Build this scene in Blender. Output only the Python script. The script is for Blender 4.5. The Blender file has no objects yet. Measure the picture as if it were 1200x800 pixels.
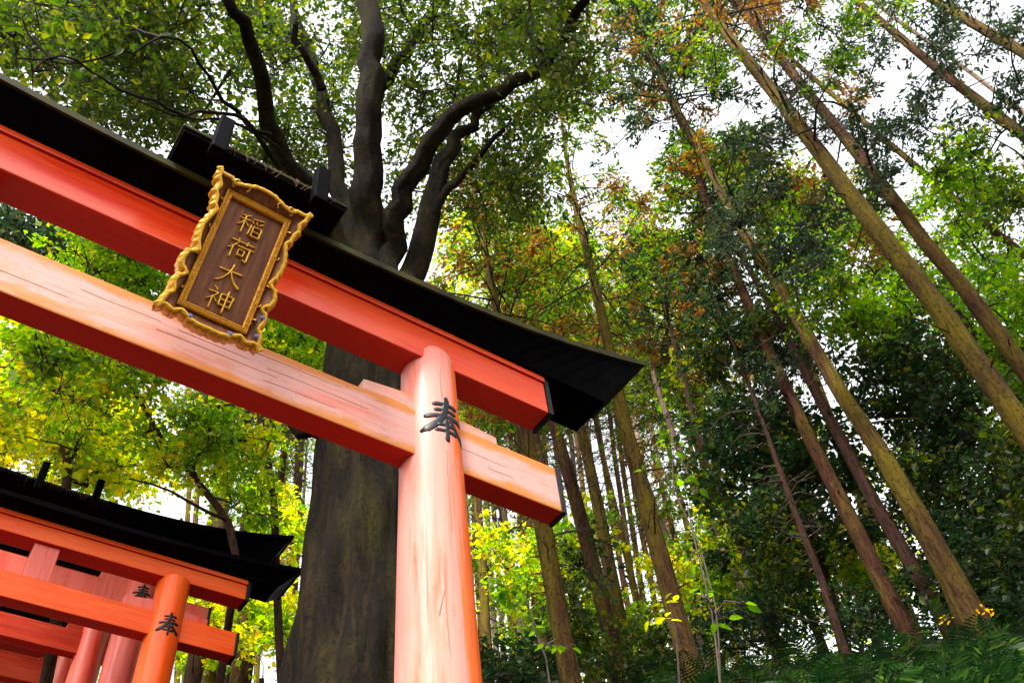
import bpy, bmesh, math, random
import numpy as np
from mathutils import Vector, Matrix

# ------------------------------------------------------------------ camera, sky, sun, exposure
scene = bpy.context.scene
COL = scene.collection
F = 1068.0                                   # focal length in pixels of the 1200 x 800 photograph
EYE = np.array([0.0, 0.0, 1.5])
def _unit(v): return v / np.linalg.norm(v)
_Z = _unit(np.array([-130.0, 880.0, -F]))
_X = np.array([2076.0, -990.0, -F]); _X = _unit(_X - _Z * _X.dot(_Z))
_Y = np.cross(_Z, _X)
ROT = np.array([_X, _Y, _Z])                 # world = ROT @ camera
cam_data = bpy.data.cameras.new("camera")
cam = bpy.data.objects.new("camera", cam_data); COL.objects.link(cam)
cam_data.sensor_width = 36.0
cam_data.lens = 36.0 * F / 1200.0
cam_data.clip_start = 0.05; cam_data.clip_end = 2000.0
cam.matrix_world = Matrix([[*ROT[i], EYE[i]] for i in range(3)] + [[0, 0, 0, 1]])
scene.camera = cam

SUN_ELEV, SUN_AZ = math.radians(55), math.radians(240)      # azimuth clockwise from +Y
world = bpy.data.worlds.new("World"); scene.world = world
world.use_nodes = True
wn = world.node_tree; wn.nodes.clear()
sky = wn.nodes.new("ShaderNodeTexSky"); sky.sky_type = 'NISHITA'; sky.sun_disc = False
sky.sun_elevation = SUN_ELEV; sky.sun_rotation = SUN_AZ
sky.air_density = 2.3; sky.dust_density = 4.5; sky.ozone_density = 0.6
hs = wn.nodes.new("ShaderNodeHueSaturation"); hs.inputs["Saturation"].default_value = 0.22
bg = wn.nodes.new("ShaderNodeBackground"); bg.inputs["Strength"].default_value = 0.15
wo = wn.nodes.new("ShaderNodeOutputWorld")
wn.links.new(sky.outputs[0], hs.inputs["Color"]); wn.links.new(hs.outputs[0], bg.inputs[0]); wn.links.new(bg.outputs[0], wo.inputs[0])
sun_data = bpy.data.lights.new("sun", 'SUN'); sun_data.energy = 2.5; sun_data.angle = math.radians(10)
sun_data.color = (1.0, 0.95, 0.88)
sun = bpy.data.objects.new("sun", sun_data); COL.objects.link(sun)
_sd = Vector((math.sin(SUN_AZ) * math.cos(SUN_ELEV), math.cos(SUN_AZ) * math.cos(SUN_ELEV), math.sin(SUN_ELEV)))
sun.rotation_euler = _sd.to_track_quat('Z', 'Y').to_euler()
scene.view_settings.view_transform = 'Standard'
scene.view_settings.look = 'None'
scene.view_settings.exposure = 1.85
scene.view_settings.gamma = 1.0
scene.view_settings.use_curve_mapping = False
scene.cycles.use_denoising = True
scene.cycles.max_bounces = 7
scene.cycles.diffuse_bounces = 3
scene.cycles.transmission_bounces = 4
scene.cycles.sample_clamp_indirect = 8.0

# ------------------------------------------------------------------ helpers that place things from image pixels (photo pixel -> direction in the world)
def ray(px, py):
    return _unit(ROT @ np.array([px - 600.0, 400.0 - py, -F]))
def at_y(px, py, y):
    r = ray(px, py); return EYE + r * (y / r[1])
def at_r(px, py, rad):                        # at a horizontal distance
    r = ray(px, py); return EYE + r * (rad / math.hypot(r[0], r[1]))
def at_d(px, py, d):
    return EYE + ray(px, py) * d
def depth_of(P):
    return -(ROT.T @ (np.asarray(P) - EYE))[2]
def ground_z(x, y):
    s = 0.47 * x + 0.50 * y
    h = np.where(s < 5.0, s, 5.0 + 4.5 * np.tanh((s - 5.0) / 4.5))
    h = np.where(s < -1.0, -1.0 + 0.6 * np.tanh((s + 1.0) / 0.6), h)
    b = 0.10 * np.sin(1.3 * x + 0.4 * y) * np.sin(0.9 * y - 0.5 * x) + 0.05 * np.sin(3.1 * x - 1.7 * y)
    return h + b
def on_ground(px, py):
    r = ray(px, py)
    for d in np.arange(3, 60, 0.05):
        p = EYE + r * d
        if p[2] <= ground_z(p[0], p[1]): return p
    return EYE + r * 20

# ------------------------------------------------------------------ object helpers
def link(name, data, parent=None, loc=None):
    o = bpy.data.objects.new(name, data); COL.objects.link(o)
    if parent is not None: o.parent = parent
    if loc is not None: o.location = loc
    return o
def tag(o, label=None, cat=None, group=None, kind=None):
    if label: o["label"] = label
    if cat: o["category"] = cat
    if group: o["group"] = group
    if kind: o["kind"] = kind
    return o
def thing(name, label, cat, loc=(0, 0, 0), group=None):
    return tag(link(name, None, None, loc), label, cat, group)
def copy_tree(o, parent=None):
    c = o.copy(); COL.objects.link(c)
    if parent is not None: c.parent = parent
    for ch in list(o.children): copy_tree(ch, c)
    return c
def fast_mesh(name, V, Q, mats, smooth=False, mi=None):
    """V (n,3), Q (m,k) faces all with k corners"""
    me = bpy.data.meshes.new(name)
    V = np.asarray(V, np.float32); Q = np.asarray(Q, np.int32); k = Q.shape[1]
    me.vertices.add(len(V)); me.vertices.foreach_set("co", V.ravel())
    me.loops.add(Q.size); me.loops.foreach_set("vertex_index", Q.ravel())
    me.polygons.add(len(Q)); me.polygons.foreach_set("loop_start", np.arange(0, Q.size, k, dtype=np.int32))
    me.polygons.foreach_set("loop_total", np.full(len(Q), k, np.int32))
    if mi is not None: me.polygons.foreach_set("material_index", np.asarray(mi, np.int32))
    me.polygons.foreach_set("use_smooth", np.full(len(Q), smooth))
    me.update(calc_edges=True)
    for m in (mats if isinstance(mats, (list, tuple)) else [mats]): me.materials.append(m)
    return me
def tube_arrays(lines, sides=5):
    Vs, Qs, off = [], [], 0
    ang = np.arange(sides) / sides * 2 * math.pi
    ca, sa = np.cos(ang), np.sin(ang)
    for P, R in lines:
        P = np.asarray(P, float); n = len(P)
        T = np.gradient(P, axis=0); T /= np.linalg.norm(T, axis=1)[:, None] + 1e-9
        ref = np.array([0, 0, 1.0]) if abs(T[0, 2]) < 0.9 else np.array([1.0, 0, 0])
        U = np.cross(T, ref); U /= np.linalg.norm(U, axis=1)[:, None] + 1e-9
        W = np.cross(T, U); R = np.asarray(R, float)[:, None, None]
        V = P[:, None, :] + R * (U[:, None, :] * ca[None, :, None] + W[:, None, :] * sa[None, :, None])
        Vs.append(V.reshape(-1, 3))
        i = np.arange(n * sides).reshape(n, sides) + off; j = np.roll(i, -1, 1)
        Qs.append(np.stack([i[:-1], j[:-1], j[1:], i[1:]], -1).reshape(-1, 4)); off += n * sides
    return np.concatenate(Vs), np.concatenate(Qs)
def bm_mesh(name, bm, mat, smooth=False):
    me = bpy.data.meshes.new(name)
    bmesh.ops.recalc_face_normals(bm, faces=bm.faces)
    bm.to_mesh(me); bm.free(); me.materials.append(mat)
    if smooth:
        for p in me.polygons: p.use_smooth = True
    return me
def box_mesh(name, lo, hi, mat, bevel=0.008, skew=None, cuts=0):
    bm = bmesh.new(); bmesh.ops.create_cube(bm, size=1.0)
    lo, hi = Vector(lo), Vector(hi)
    for v in bm.verts:
        v.co = Vector([(lo[i] + hi[i]) / 2 + v.co[i] * (hi[i] - lo[i]) for i in range(3)])
        if skew: v.co = Vector(skew(v.co))
    if bevel: bmesh.ops.bevel(bm, geom=bm.edges[:], offset=bevel, segments=2, affect='EDGES', profile=0.6)
    return bm_mesh(name, bm, mat)

# ------------------------------------------------------------------ materials
class NT:
    def __init__(self, name):
        self.m = bpy.data.materials.new(name); self.m.use_nodes = True
        self.t = self.m.node_tree; self.t.nodes.clear()
        self.out = self.t.nodes.new("ShaderNodeOutputMaterial")
    def n(self, typ, props=None, **ins):
        nd = self.t.nodes.new("ShaderNode" + typ)
        for k, v in (props or {}).items(): setattr(nd, k, v)
        for k, v in ins.items():
            key = int(k[1:]) if k[0] == "_" else k.replace("__", " ")
            s = nd.inputs[key]
            if isinstance(v, bpy.types.NodeSocket): self.t.links.new(v, s)
            elif isinstance(v, bpy.types.Node): self.t.links.new(v.outputs[0], s)
            else:
                if s.type == 'RGBA' and len(v) == 3: v = (*v, 1)
                s.default_value = v
        return nd
    def ramp(self, fac, stops, interp='LINEAR'):
        nd = self.t.nodes.new("ShaderNodeValToRGB"); cr = nd.color_ramp; cr.interpolation = interp
        while len(cr.elements) < len(stops): cr.elements.new(0.5)
        for e, (p, c) in zip(cr.elements, stops):
            e.position = p; e.color = (*c, 1) if not np.isscalar(c) else (c, c, c, 1)
        self.t.links.new(fac.outputs[0] if isinstance(fac, bpy.types.Node) else fac, nd.inputs[0])
        return nd.outputs[0]
    def coord(self, scale=(1, 1, 1), out="Object", rot=(0, 0, 0)):
        c = self.n("TexCoord"); mp = self.n("Mapping", Vector=c.outputs[out], Scale=scale, Rotation=rot); return mp.outputs[0]
    def noise(self, vec, scale, detail=6, rough=0.6, dist=0.0):
        return self.n("TexNoise", Vector=vec, Scale=scale, Detail=detail, Roughness=rough, Distortion=dist).outputs[0]
    def mix(self, fac, a, b, blend='MIX'):
        nd = self.n("MixRGB", {"blend_type": blend}, _0=fac, _1=a, _2=b); return nd.outputs[0]
    def bump(self, h, strength=0.3, dist=0.01, normal=None):
        kw = dict(Height=h, Strength=strength, Distance=dist)
        if normal is not None: kw["Normal"] = normal
        return self.n("Bump", **kw).outputs[0]
    def surf(self, shader):
        self.t.links.new(shader.outputs[0], self.out.inputs["Surface"]); return self.m

def paint_mat(name, red, faded, tan, amount, tan_amt, axis, rough=0.34, coat=0.35, chips=0.5, edge=0.0, side=0.0):
    """weathered vermilion paint on timber, grain along one axis (0 x, 2 z)"""
    g = NT(name)
    sc = [14, 14, 14]; sc[axis] = 0.9
    v = g.coord(sc); v2 = g.coord((1, 1, 1)); sc2 = [3.0, 3.0, 3.0]; sc2[axis] = 0.5
    v3 = g.coord(sc2)
    grain = g.noise(v, 2.2, 8, 0.65, 0.6)
    broad = g.noise(v3, 1.3, 5, 0.55, 0.3)
    fine = g.noise(v2, 26, 6, 0.7)
    f = g.n("Math", {"operation": 'ADD'}, _0=broad, _1=g.n("Math", {"operation": 'MULTIPLY'}, _0=grain, _1=0.55).outputs[0]).outputs[0]
    fmask = g.ramp(f, [(0.80 - 0.42 * amount, 0.0), (1.06 - 0.42 * amount, 1.0)])
    col = g.mix(fmask, red, faded)
    blot = g.noise(g.coord(tuple(2.2 if i != axis else 0.9 for i in range(3))), 2.0, 7, 0.68, 0.8)
    tmask = g.ramp(blot, [(0.68 - 0.3 * tan_amt, 0.0), (0.80 - 0.2 * tan_amt, 1.0)])
    tmask = g.n("Math", {"operation": 'MULTIPLY'}, _0=tmask, _1=min(1.0, 1.2 * tan_amt)).outputs[0]
    col = g.mix(tmask, col, tan)
    if side:                                    # fresher orange paint with runs on the sheltered side of the post
        sx = g.n("SeparateXYZ", _0=g.coord(out="Object")).outputs[0]
        q = g.n("Math", {"operation": 'MULTIPLY_ADD'}, _0=sx, _1=3.2, _2=-1.53 * 3.2).outputs[0]
        streak = g.noise(g.coord((9, 9, 0.35)), 1.4, 5, 0.6, 0.3)
        q = g.n("Math", {"operation": 'MULTIPLY_ADD'}, _0=streak, _1=1.6, _2=q).outputs[0]
        col = g.mix(g.ramp(q, [(0.78, 0.0), (1.0, 0.55), (1.3, 1.0)]), col, (0.74, 0.115, 0.012))
    if edge:                                    # rain-stained upper and lower arrises
        sep = g.n("SeparateXYZ", _0=g.coord(out="Generated")).outputs[2]
        e = g.n("Math", {"operation": 'ABSOLUTE'}, _0=g.n("Math", {"operation": 'SUBTRACT'}, _0=sep, _1=0.5).outputs[0]).outputs[0]
        e = g.n("Math", {"operation": 'ADD'}, _0=e, _1=g.n("Math", {"operation": 'MULTIPLY'}, _0=blot, _1=0.55).outputs[0]).outputs[0]
        em = g.ramp(e, [(0.56, 0.0), (0.70, 1.0)])
        col = g.mix(g.n("Math", {"operation": 'MULTIPLY'}, _0=em, _1=edge).outputs[0], col, g.mix(grain, (0.52, 0.095, 0.018), (0.38, 0.19, 0.03)))
    nzv = g.n("SeparateXYZ", _0=g.n("NewGeometry").outputs["Normal"]).outputs[2]   # down-facing sides get a dark unfaded red, their shade put into the colour
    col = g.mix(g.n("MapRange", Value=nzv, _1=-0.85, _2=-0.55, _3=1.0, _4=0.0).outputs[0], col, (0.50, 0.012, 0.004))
    dark = g.ramp(grain, [(0.30, 0.72), (0.52, 1.0)])
    col = g.mix(0.5, col, dark, 'MULTIPLY')
    specks = g.ramp(fine, [(0.30, 0.55), (0.40, 1.0)])
    col = g.mix(chips, col, specks, 'MULTIPLY')
    rg = g.ramp(broad, [(0.3, rough - 0.08), (0.7, rough + 0.16)])
    nrm = g.bump(grain, 0.25, 0.004); nrm = g.bump(fine, 0.08, 0.004, nrm)
    p = g.n("BsdfPrincipled", Base__Color=col, Roughness=rg, Normal=nrm, Coat__Weight=coat, Coat__Roughness=0.22, Specular__IOR__Level=0.18)
    return g.surf(p)

M = {}
RED = (0.60, 0.019, 0.004)
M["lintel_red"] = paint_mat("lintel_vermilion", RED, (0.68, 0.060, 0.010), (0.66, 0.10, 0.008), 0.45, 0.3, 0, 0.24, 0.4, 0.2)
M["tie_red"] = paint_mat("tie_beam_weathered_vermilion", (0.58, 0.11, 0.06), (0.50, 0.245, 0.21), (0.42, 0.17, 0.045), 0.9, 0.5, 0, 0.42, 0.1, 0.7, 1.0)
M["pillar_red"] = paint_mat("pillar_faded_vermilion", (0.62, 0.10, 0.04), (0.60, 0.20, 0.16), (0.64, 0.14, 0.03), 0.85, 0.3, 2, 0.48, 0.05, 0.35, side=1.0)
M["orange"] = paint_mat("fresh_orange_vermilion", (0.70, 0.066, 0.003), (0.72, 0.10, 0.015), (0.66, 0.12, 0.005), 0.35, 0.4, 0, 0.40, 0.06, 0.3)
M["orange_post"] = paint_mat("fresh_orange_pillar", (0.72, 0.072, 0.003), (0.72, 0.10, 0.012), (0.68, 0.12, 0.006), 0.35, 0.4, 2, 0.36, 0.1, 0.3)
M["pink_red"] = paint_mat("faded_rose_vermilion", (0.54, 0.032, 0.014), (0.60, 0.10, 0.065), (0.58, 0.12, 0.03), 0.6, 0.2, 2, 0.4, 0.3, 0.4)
M["shaded_red"] = paint_mat("shaded_red_paint", (0.36, 0.016, 0.005), (0.46, 0.045, 0.015), (0.42, 0.07, 0.006), 0.4, 0.3, 0, 0.45, 0.05, 0.4)  # rear gates: the shade inside the row is put into this darker red

def simple(name, col, rough=0.5, metal=0.0, var=0.3, scale=8, bump=0.1, coat=0.0, col2=None):
    g = NT(name); v = g.coord()
    nz = g.noise(v, scale, 6, 0.65)
    c2 = col2 if col2 else tuple(max(0.0, c * (1 - var)) for c in col)
    c = g.mix(g.ramp(nz, [(0.35, 0.0), (0.65, 1.0)]), col, c2)
    p = g.n("BsdfPrincipled", Base__Color=c, Roughness=g.ramp(nz, [(0.3, max(0.05, rough - 0.1)), (0.7, min(1, rough + 0.12))]),
            Metallic=metal, Normal=g.bump(nz, bump, 0.01), Coat__Weight=coat, Coat__Roughness=0.2)
    return g.surf(p)
M["black"] = simple("black_lacquer", (0.0022, 0.0018, 0.0026), 0.5, 0, 0.5, 5, 0.08)
M["black"].node_tree.nodes["Principled BSDF"].inputs["Specular IOR Level"].default_value = 0.012
M["black_cap"] = simple("black_metal_cap", (0.014, 0.015, 0.019), 0.42, 0.0, 0.4, 9, 0.1)
M["edge"] = simple("mossy_board_edge", (0.010, 0.009, 0.007), 0.6, 0, 0.5, 3, 0.3, 0, (0.035, 0.034, 0.006))
for _k, _v in (("edge", 0.06), ("black_cap", 0.12)): M[_k].node_tree.nodes["Principled BSDF"].inputs["Specular IOR Level"].default_value = _v
M["ink"] = simple("black_ink_paint", (0.007, 0.009, 0.014), 0.45, 0, 0.4, 14, 0.15, 0.0)
M["ink"].node_tree.nodes["Principled BSDF"].inputs["Specular IOR Level"].default_value = 0.2
M["gold"] = simple("gilded_wood", (0.62, 0.33, 0.012), 0.34, 0.5, 0.3, 18, 0.2, 0, (0.46, 0.22, 0.008))
M["gold_dark"] = simple("carved_gilt_band", (0.74, 0.38, 0.012), 0.34, 0.3, 0.5, 60, 0.9, 0, (0.55, 0.20, 0.008))
M["blue"] = simple("faded_blue_fitting", (0.10, 0.13, 0.34), 0.5)
def board_mat():
    g = NT("brown_plaque_wood"); v = g.coord((16, 1.2, 16))
    nz = g.noise(v, 2.0, 8, 0.7, 0.4)
    c = g.ramp(nz, [(0.30, (0.045, 0.013, 0.004)), (0.52, (0.15, 0.046, 0.013)), (0.72, (0.26, 0.095, 0.032))])
    return g.surf(g.n("BsdfPrincipled", Base__Color=c, Roughness=0.5, Normal=g.bump(nz, 0.3, 0.004), Specular__IOR__Level=0.25))
M["board"] = board_mat()

def bark_mat(name, dark, mid, light, moss, moss_amt, stretch=7.0, sc=3.0, bump=0.8):
    g = NT(name)
    v = g.coord((stretch, stretch, 1.0)); v1 = g.coord((2.2, 2.2, 0.7)); v2 = g.coord()
    fib = g.noise(v, sc, 9, 0.72, 0.5)
    br = g.noise(v1, 1.1, 5, 0.6, 0.4)
    fl = g.noise(g.coord((8, 8, 5)), 3.0, 6, 0.75)
    c = g.ramp(fib, [(0.32, dark), (0.5, mid), (0.68, light)])
    mm = g.ramp(br, [(0.62 - 0.36 * moss_amt, 0.0), (0.82 - 0.36 * moss_amt, 1.0)])
    c = g.mix(g.n("Math", {"operation": 'MULTIPLY'}, _0=mm, _1=0.85).outputs[0], c, g.mix(g.ramp(fib, [(0.35, 0), (0.65, 1)]), tuple(x * 0.45 for x in moss), moss))
    kn = g.ramp(fl, [(0.37, 0.14), (0.47, 1.0)])
    c = g.mix(0.9, c, kn, 'MULTIPLY')
    h = g.mix(0.5, fib, fl)
    return g.surf(g.n("BsdfPrincipled", Base__Color=c, Roughness=0.95, Specular__IOR__Level=0.15, Normal=g.bump(h, bump, 0.05)))
M["bark_cedar"] = bark_mat("cedar_bark_olive", (0.020, 0.010, 0.005), (0.07, 0.034, 0.012), (0.16, 0.092, 0.024), (0.19, 0.14, 0.008), 0.62, 8.0, 3.0, 1.3)
M["bark_red"] = bark_mat("cedar_bark_red_brown", (0.018, 0.007, 0.004), (0.052, 0.018, 0.009), (0.11, 0.046, 0.020), (0.15, 0.105, 0.010), 0.50, 8.0, 3.0, 1.3)
M["bark_dark"] = bark_mat("dark_red_bark", (0.012, 0.007, 0.005), (0.045, 0.020, 0.013), (0.085, 0.04, 0.024), (0.05, 0.045, 0.018), 0.25)
M["bark_pale"] = bark_mat("pale_grey_bark", (0.07, 0.045, 0.035), (0.20, 0.13, 0.10), (0.34, 0.24, 0.19), (0.25, 0.22, 0.07), 0.35)
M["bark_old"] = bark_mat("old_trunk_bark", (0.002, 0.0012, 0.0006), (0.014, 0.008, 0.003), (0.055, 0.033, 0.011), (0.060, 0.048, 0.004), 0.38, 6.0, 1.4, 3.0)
M["dry"] = simple("dry_needles", (0.16, 0.06, 0.03), 0.9)
M["crack"] = simple("open_wood_check", (0.20, 0.06, 0.03), 0.9)
M["twig"] = simple("twig_bark", (0.030, 0.020, 0.013), 0.9)
M["twig_pale"] = simple("dead_twig_bark", (0.055, 0.034, 0.022), 0.9)

def leaf_mat(name, stops, trans=0.45, gloss=0.06, patch=None, objrand=False):
    g = NT(name)
    rnd = g.n("NewGeometry").outputs["Random Per Island"]
    c = g.ramp(rnd, stops)
    if objrand:                                 # every frond or leaf has its own depth of colour
        oi = g.n("ObjectInfo").outputs["Random"]
        c = g.n("HueSaturation", Color=c, Value=g.n("MapRange", Value=oi, _1=0.0, _2=1.0, _3=0.2, _4=1.2).outputs[0], Hue=g.n("MapRange", Value=oi, _1=0.0, _2=1.0, _3=0.515, _4=0.485).outputs[0]).outputs[0]
    if patch:
        v = g.coord(out="Object"); nz = g.noise(v, patch[0], 3, 0.5)
        c = g.mix(g.ramp(nz, [(0.45, 0.0), (0.62, 1.0)]), c, g.mix(0.75, c, patch[1]))
    bright = g.n("HueSaturation", Color=c, Saturation=1.12, Value=2.4)
    d = g.n("BsdfDiffuse", Color=c); t = g.n("BsdfTranslucent", Color=bright.outputs[0])
    m1 = g.n("MixShader", _0=trans, _1=d, _2=t)
    gl = g.n("BsdfGlossy", Color=(1, 1, 1), Roughness=0.38)
    return g.surf(g.n("MixShader", _0=gloss, _1=m1, _2=gl))
M["leaf_camphor"] = leaf_mat("broadleaf_evergreen_leaves", [(0.0, (0.016, 0.034, 0.005)), (0.55, (0.036, 0.068, 0.008)), (0.88, (0.085, 0.11, 0.009)), (1.0, (0.18, 0.16, 0.010))], 0.5, 0.03)
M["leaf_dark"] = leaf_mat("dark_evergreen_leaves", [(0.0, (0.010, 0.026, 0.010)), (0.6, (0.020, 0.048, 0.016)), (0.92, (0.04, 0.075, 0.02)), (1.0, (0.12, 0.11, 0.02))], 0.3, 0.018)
M["leaf_bright"] = leaf_mat("bright_green_leaves", [(0.0, (0.06, 0.15, 0.006)), (0.5, (0.11, 0.24, 0.008)), (1.0, (0.24, 0.32, 0.01))], 0.55, 0.03)
M["leaf_yellow"] = leaf_mat("yellow_green_maple_leaves", [(0.0, (0.15, 0.23, 0.008)), (0.45, (0.28, 0.34, 0.010)), (0.8, (0.48, 0.40, 0.010)), (1.0, (0.58, 0.34, 0.01))], 0.6, 0.02)
M["leaf_maple"] = leaf_mat("green_maple_leaves", [(0.0, (0.07, 0.16, 0.008)), (0.5, (0.14, 0.26, 0.010)), (0.85, (0.28, 0.34, 0.010)), (1.0, (0.44, 0.32, 0.01))], 0.58, 0.02)
M["needle"] = leaf_mat("cedar_green_sprays", [(0.0, (0.020, 0.055, 0.010)), (0.45, (0.048, 0.105, 0.014)), (0.8, (0.11, 0.155, 0.014)), (1.0, (0.19, 0.18, 0.015))], 0.48, 0.012)
M["needle_brown"] = leaf_mat("cedar_rust_sprays", [(0.0, (0.09, 0.035, 0.014)), (0.5, (0.16, 0.075, 0.022)), (1.0, (0.20, 0.13, 0.03))], 0.4, 0.02)
M["needle_dark"] = leaf_mat("cedar_dark_sprays", [(0.0, (0.010, 0.022, 0.012)), (0.7, (0.022, 0.042, 0.018)), (1.0, (0.06, 0.07, 0.02))], 0.3, 0.02)
M["far_leaf"] = leaf_mat("far_wood_leaves", [(0.0, (0.09, 0.17, 0.012)), (0.4, (0.19, 0.28, 0.014)), (0.75, (0.36, 0.38, 0.015)), (1.0, (0.50, 0.34, 0.02))], 0.6, 0.0)
M["fern"] = leaf_mat("fern_fronds", [(0.0, (0.006, 0.022, 0.006)), (0.75, (0.014, 0.045, 0.010)), (1.0, (0.05, 0.10, 0.015))], 0.35, 0.02, objrand=True)
M["leaf_sapling"] = leaf_mat("sapling_leaves", [(0.0, (0.05, 0.12, 0.008)), (0.6, (0.09, 0.19, 0.010)), (1.0, (0.16, 0.24, 0.01))], 0.5, 0.03, objrand=True)
M["leaf_orange"] = leaf_mat("orange_leaves", [(0.0, (0.5, 0.16, 0.01)), (1.0, (0.6, 0.32, 0.015))], 0.5, 0.02)
M["leaf_litter"] = leaf_mat("leaf_litter", [(0.0, (0.015, 0.035, 0.012)), (0.6, (0.03, 0.06, 0.018)), (0.9, (0.06, 0.04, 0.02)), (1.0, (0.15, 0.07, 0.02))], 0.25, 0.02)
def soil():
    g = NT("forest_soil"); v = g.coord(out="Object")
    n1 = g.noise(v, 1.5, 9, 0.7); n2 = g.noise(v, 22, 6, 0.7)
    c = g.ramp(n1, [(0.3, (0.018, 0.013, 0.008)), (0.6, (0.045, 0.032, 0.018)), (0.8, (0.05, 0.055, 0.018))])
    return g.surf(g.n("BsdfPrincipled", Base__Color=c, Roughness=0.95, Normal=g.bump(n2, 0.8, 0.05)))
M["soil"] = soil()

# ------------------------------------------------------------------ the setting: hillside
def build_ground():
    def axis(n, span): t = np.linspace(-1, 1, n); return np.sign(t) * (np.abs(t) ** 2.8) * span
    n = 241
    xs = axis(n, 900) + 4; ys = axis(n, 900) + 6
    X, Yg = np.meshgrid(xs, ys); Zg = ground_z(X, Yg)
    V = np.stack([X, Yg, Zg], -1).reshape(-1, 3)
    i = np.arange(n * n).reshape(n, n)
    Q = np.stack([i[:-1, :-1], i[:-1, 1:], i[1:, 1:], i[1:, :-1]], -1).reshape(-1, 4)
    o = link("ground", fast_mesh("ground", V, Q, M["soil"], True)); tag(o, kind="structure")
build_ground()

# ------------------------------------------------------------------ brush written characters
def arc(*p): return p
GLYPH = {
 "奉": [([(.24,.80),(.5,.825),(.77,.85)],.075,.085), ([(.27,.665),(.5,.685),(.74,.70)],.07,.075), ([(.08,.505),(.45,.545),(.93,.585)],.085,.10),
        ([(.52,1.0),(.50,.80),(.45,.56),(.30,.35),(.02,.16)],.10,.135), ([(.55,.60),(.66,.42),(.80,.28),(1.0,.17)],.06,.15),
        ([(.33,.335),(.5,.345),(.68,.365)],.065,.07), ([(.27,.205),(.5,.215),(.74,.235)],.07,.08), ([(.51,.47),(.51,.25),(.505,-.02)],.095,.08)],
 "稲": [([(.40,.95),(.26,.89),(.10,.85)],.07,.05), ([(.03,.67),(.22,.70),(.44,.73)],.06,.07), ([(.24,.89),(.24,.5),(.24,.0)],.075,.065),
        ([(.23,.66),(.15,.48),(.01,.33)],.065,.03), ([(.27,.60),(.35,.53),(.43,.44)],.035,.07),
        ([(.93,.97),(.75,.90),(.52,.86)],.075,.05), ([(.50,.77),(.55,.72),(.58,.66)],.04,.07), ([(.66,.79),(.70,.74),(.72,.67)],.04,.07), ([(.93,.80),(.87,.73),(.80,.66)],.07,.04),
        ([(.53,.57),(.52,.3),(.50,.05)],.07,.06), ([(.63,.52),(.63,.28),(.63,.04)],.065,.06), ([(.63,.52),(.80,.535),(.95,.54)],.06,.06), ([(.95,.54),(.95,.3),(.94,.03)],.075,.07), ([(.63,.30),(.8,.30),(.93,.31)],.05,.05), ([(.63,.07),(.8,.07),(.94,.08)],.055,.055)],
 "荷": [([(.05,.83),(.5,.855),(.97,.88)],.065,.075), ([(.32,.99),(.33,.87),(.35,.75)],.07,.05), ([(.70,.99),(.68,.87),(.65,.75)],.07,.05),
        ([(.31,.73),(.2,.55),(.02,.37)],.08,.04), ([(.20,.54),(.20,.28),(.20,.0)],.075,.07),
        ([(.35,.62),(.65,.64),(1.0,.665)],.065,.08), ([(.44,.49),(.44,.35),(.45,.2)],.06,.06), ([(.44,.49),(.56,.495),(.67,.50)],.055,.055), ([(.67,.50),(.66,.36),(.65,.22)],.065,.055), ([(.45,.235),(.55,.24),(.66,.245)],.05,.05),
        ([(.84,.645),(.84,.3),(.83,.05)],.075,.07), ([(.83,.05),(.77,.05),(.68,.11)],.07,.03)],
 "大": [([(.06,.60),(.5,.64),(.96,.68)],.075,.09), ([(.52,1.0),(.50,.75),(.42,.45),(.25,.2),(.04,.03)],.09,.04), ([(.52,.62),(.62,.38),(.78,.18),(1.0,.04)],.05,.13)],
 "神": [([(.17,1.0),(.24,.95),(.31,.87)],.04,.085), ([(.03,.73),(.2,.755),(.38,.78)],.06,.065), ([(.38,.78),(.25,.56),(.02,.34)],.065,.035), ([(.23,.56),(.23,.28),(.23,-.02)],.075,.07), ([(.27,.53),(.34,.46),(.42,.37)],.035,.08),
        ([(.50,.79),(.51,.55),(.52,.27)],.07,.065), ([(.50,.79),(.7,.80),(.96,.81)],.06,.06), ([(.96,.81),(.94,.55),(.92,.27)],.08,.065), ([(.51,.56),(.7,.565),(.93,.57)],.05,.05), ([(.52,.32),(.7,.325),(.92,.33)],.055,.055), ([(.73,1.0),(.73,.5),(.73,-.04)],.085,.07)],
}
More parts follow.
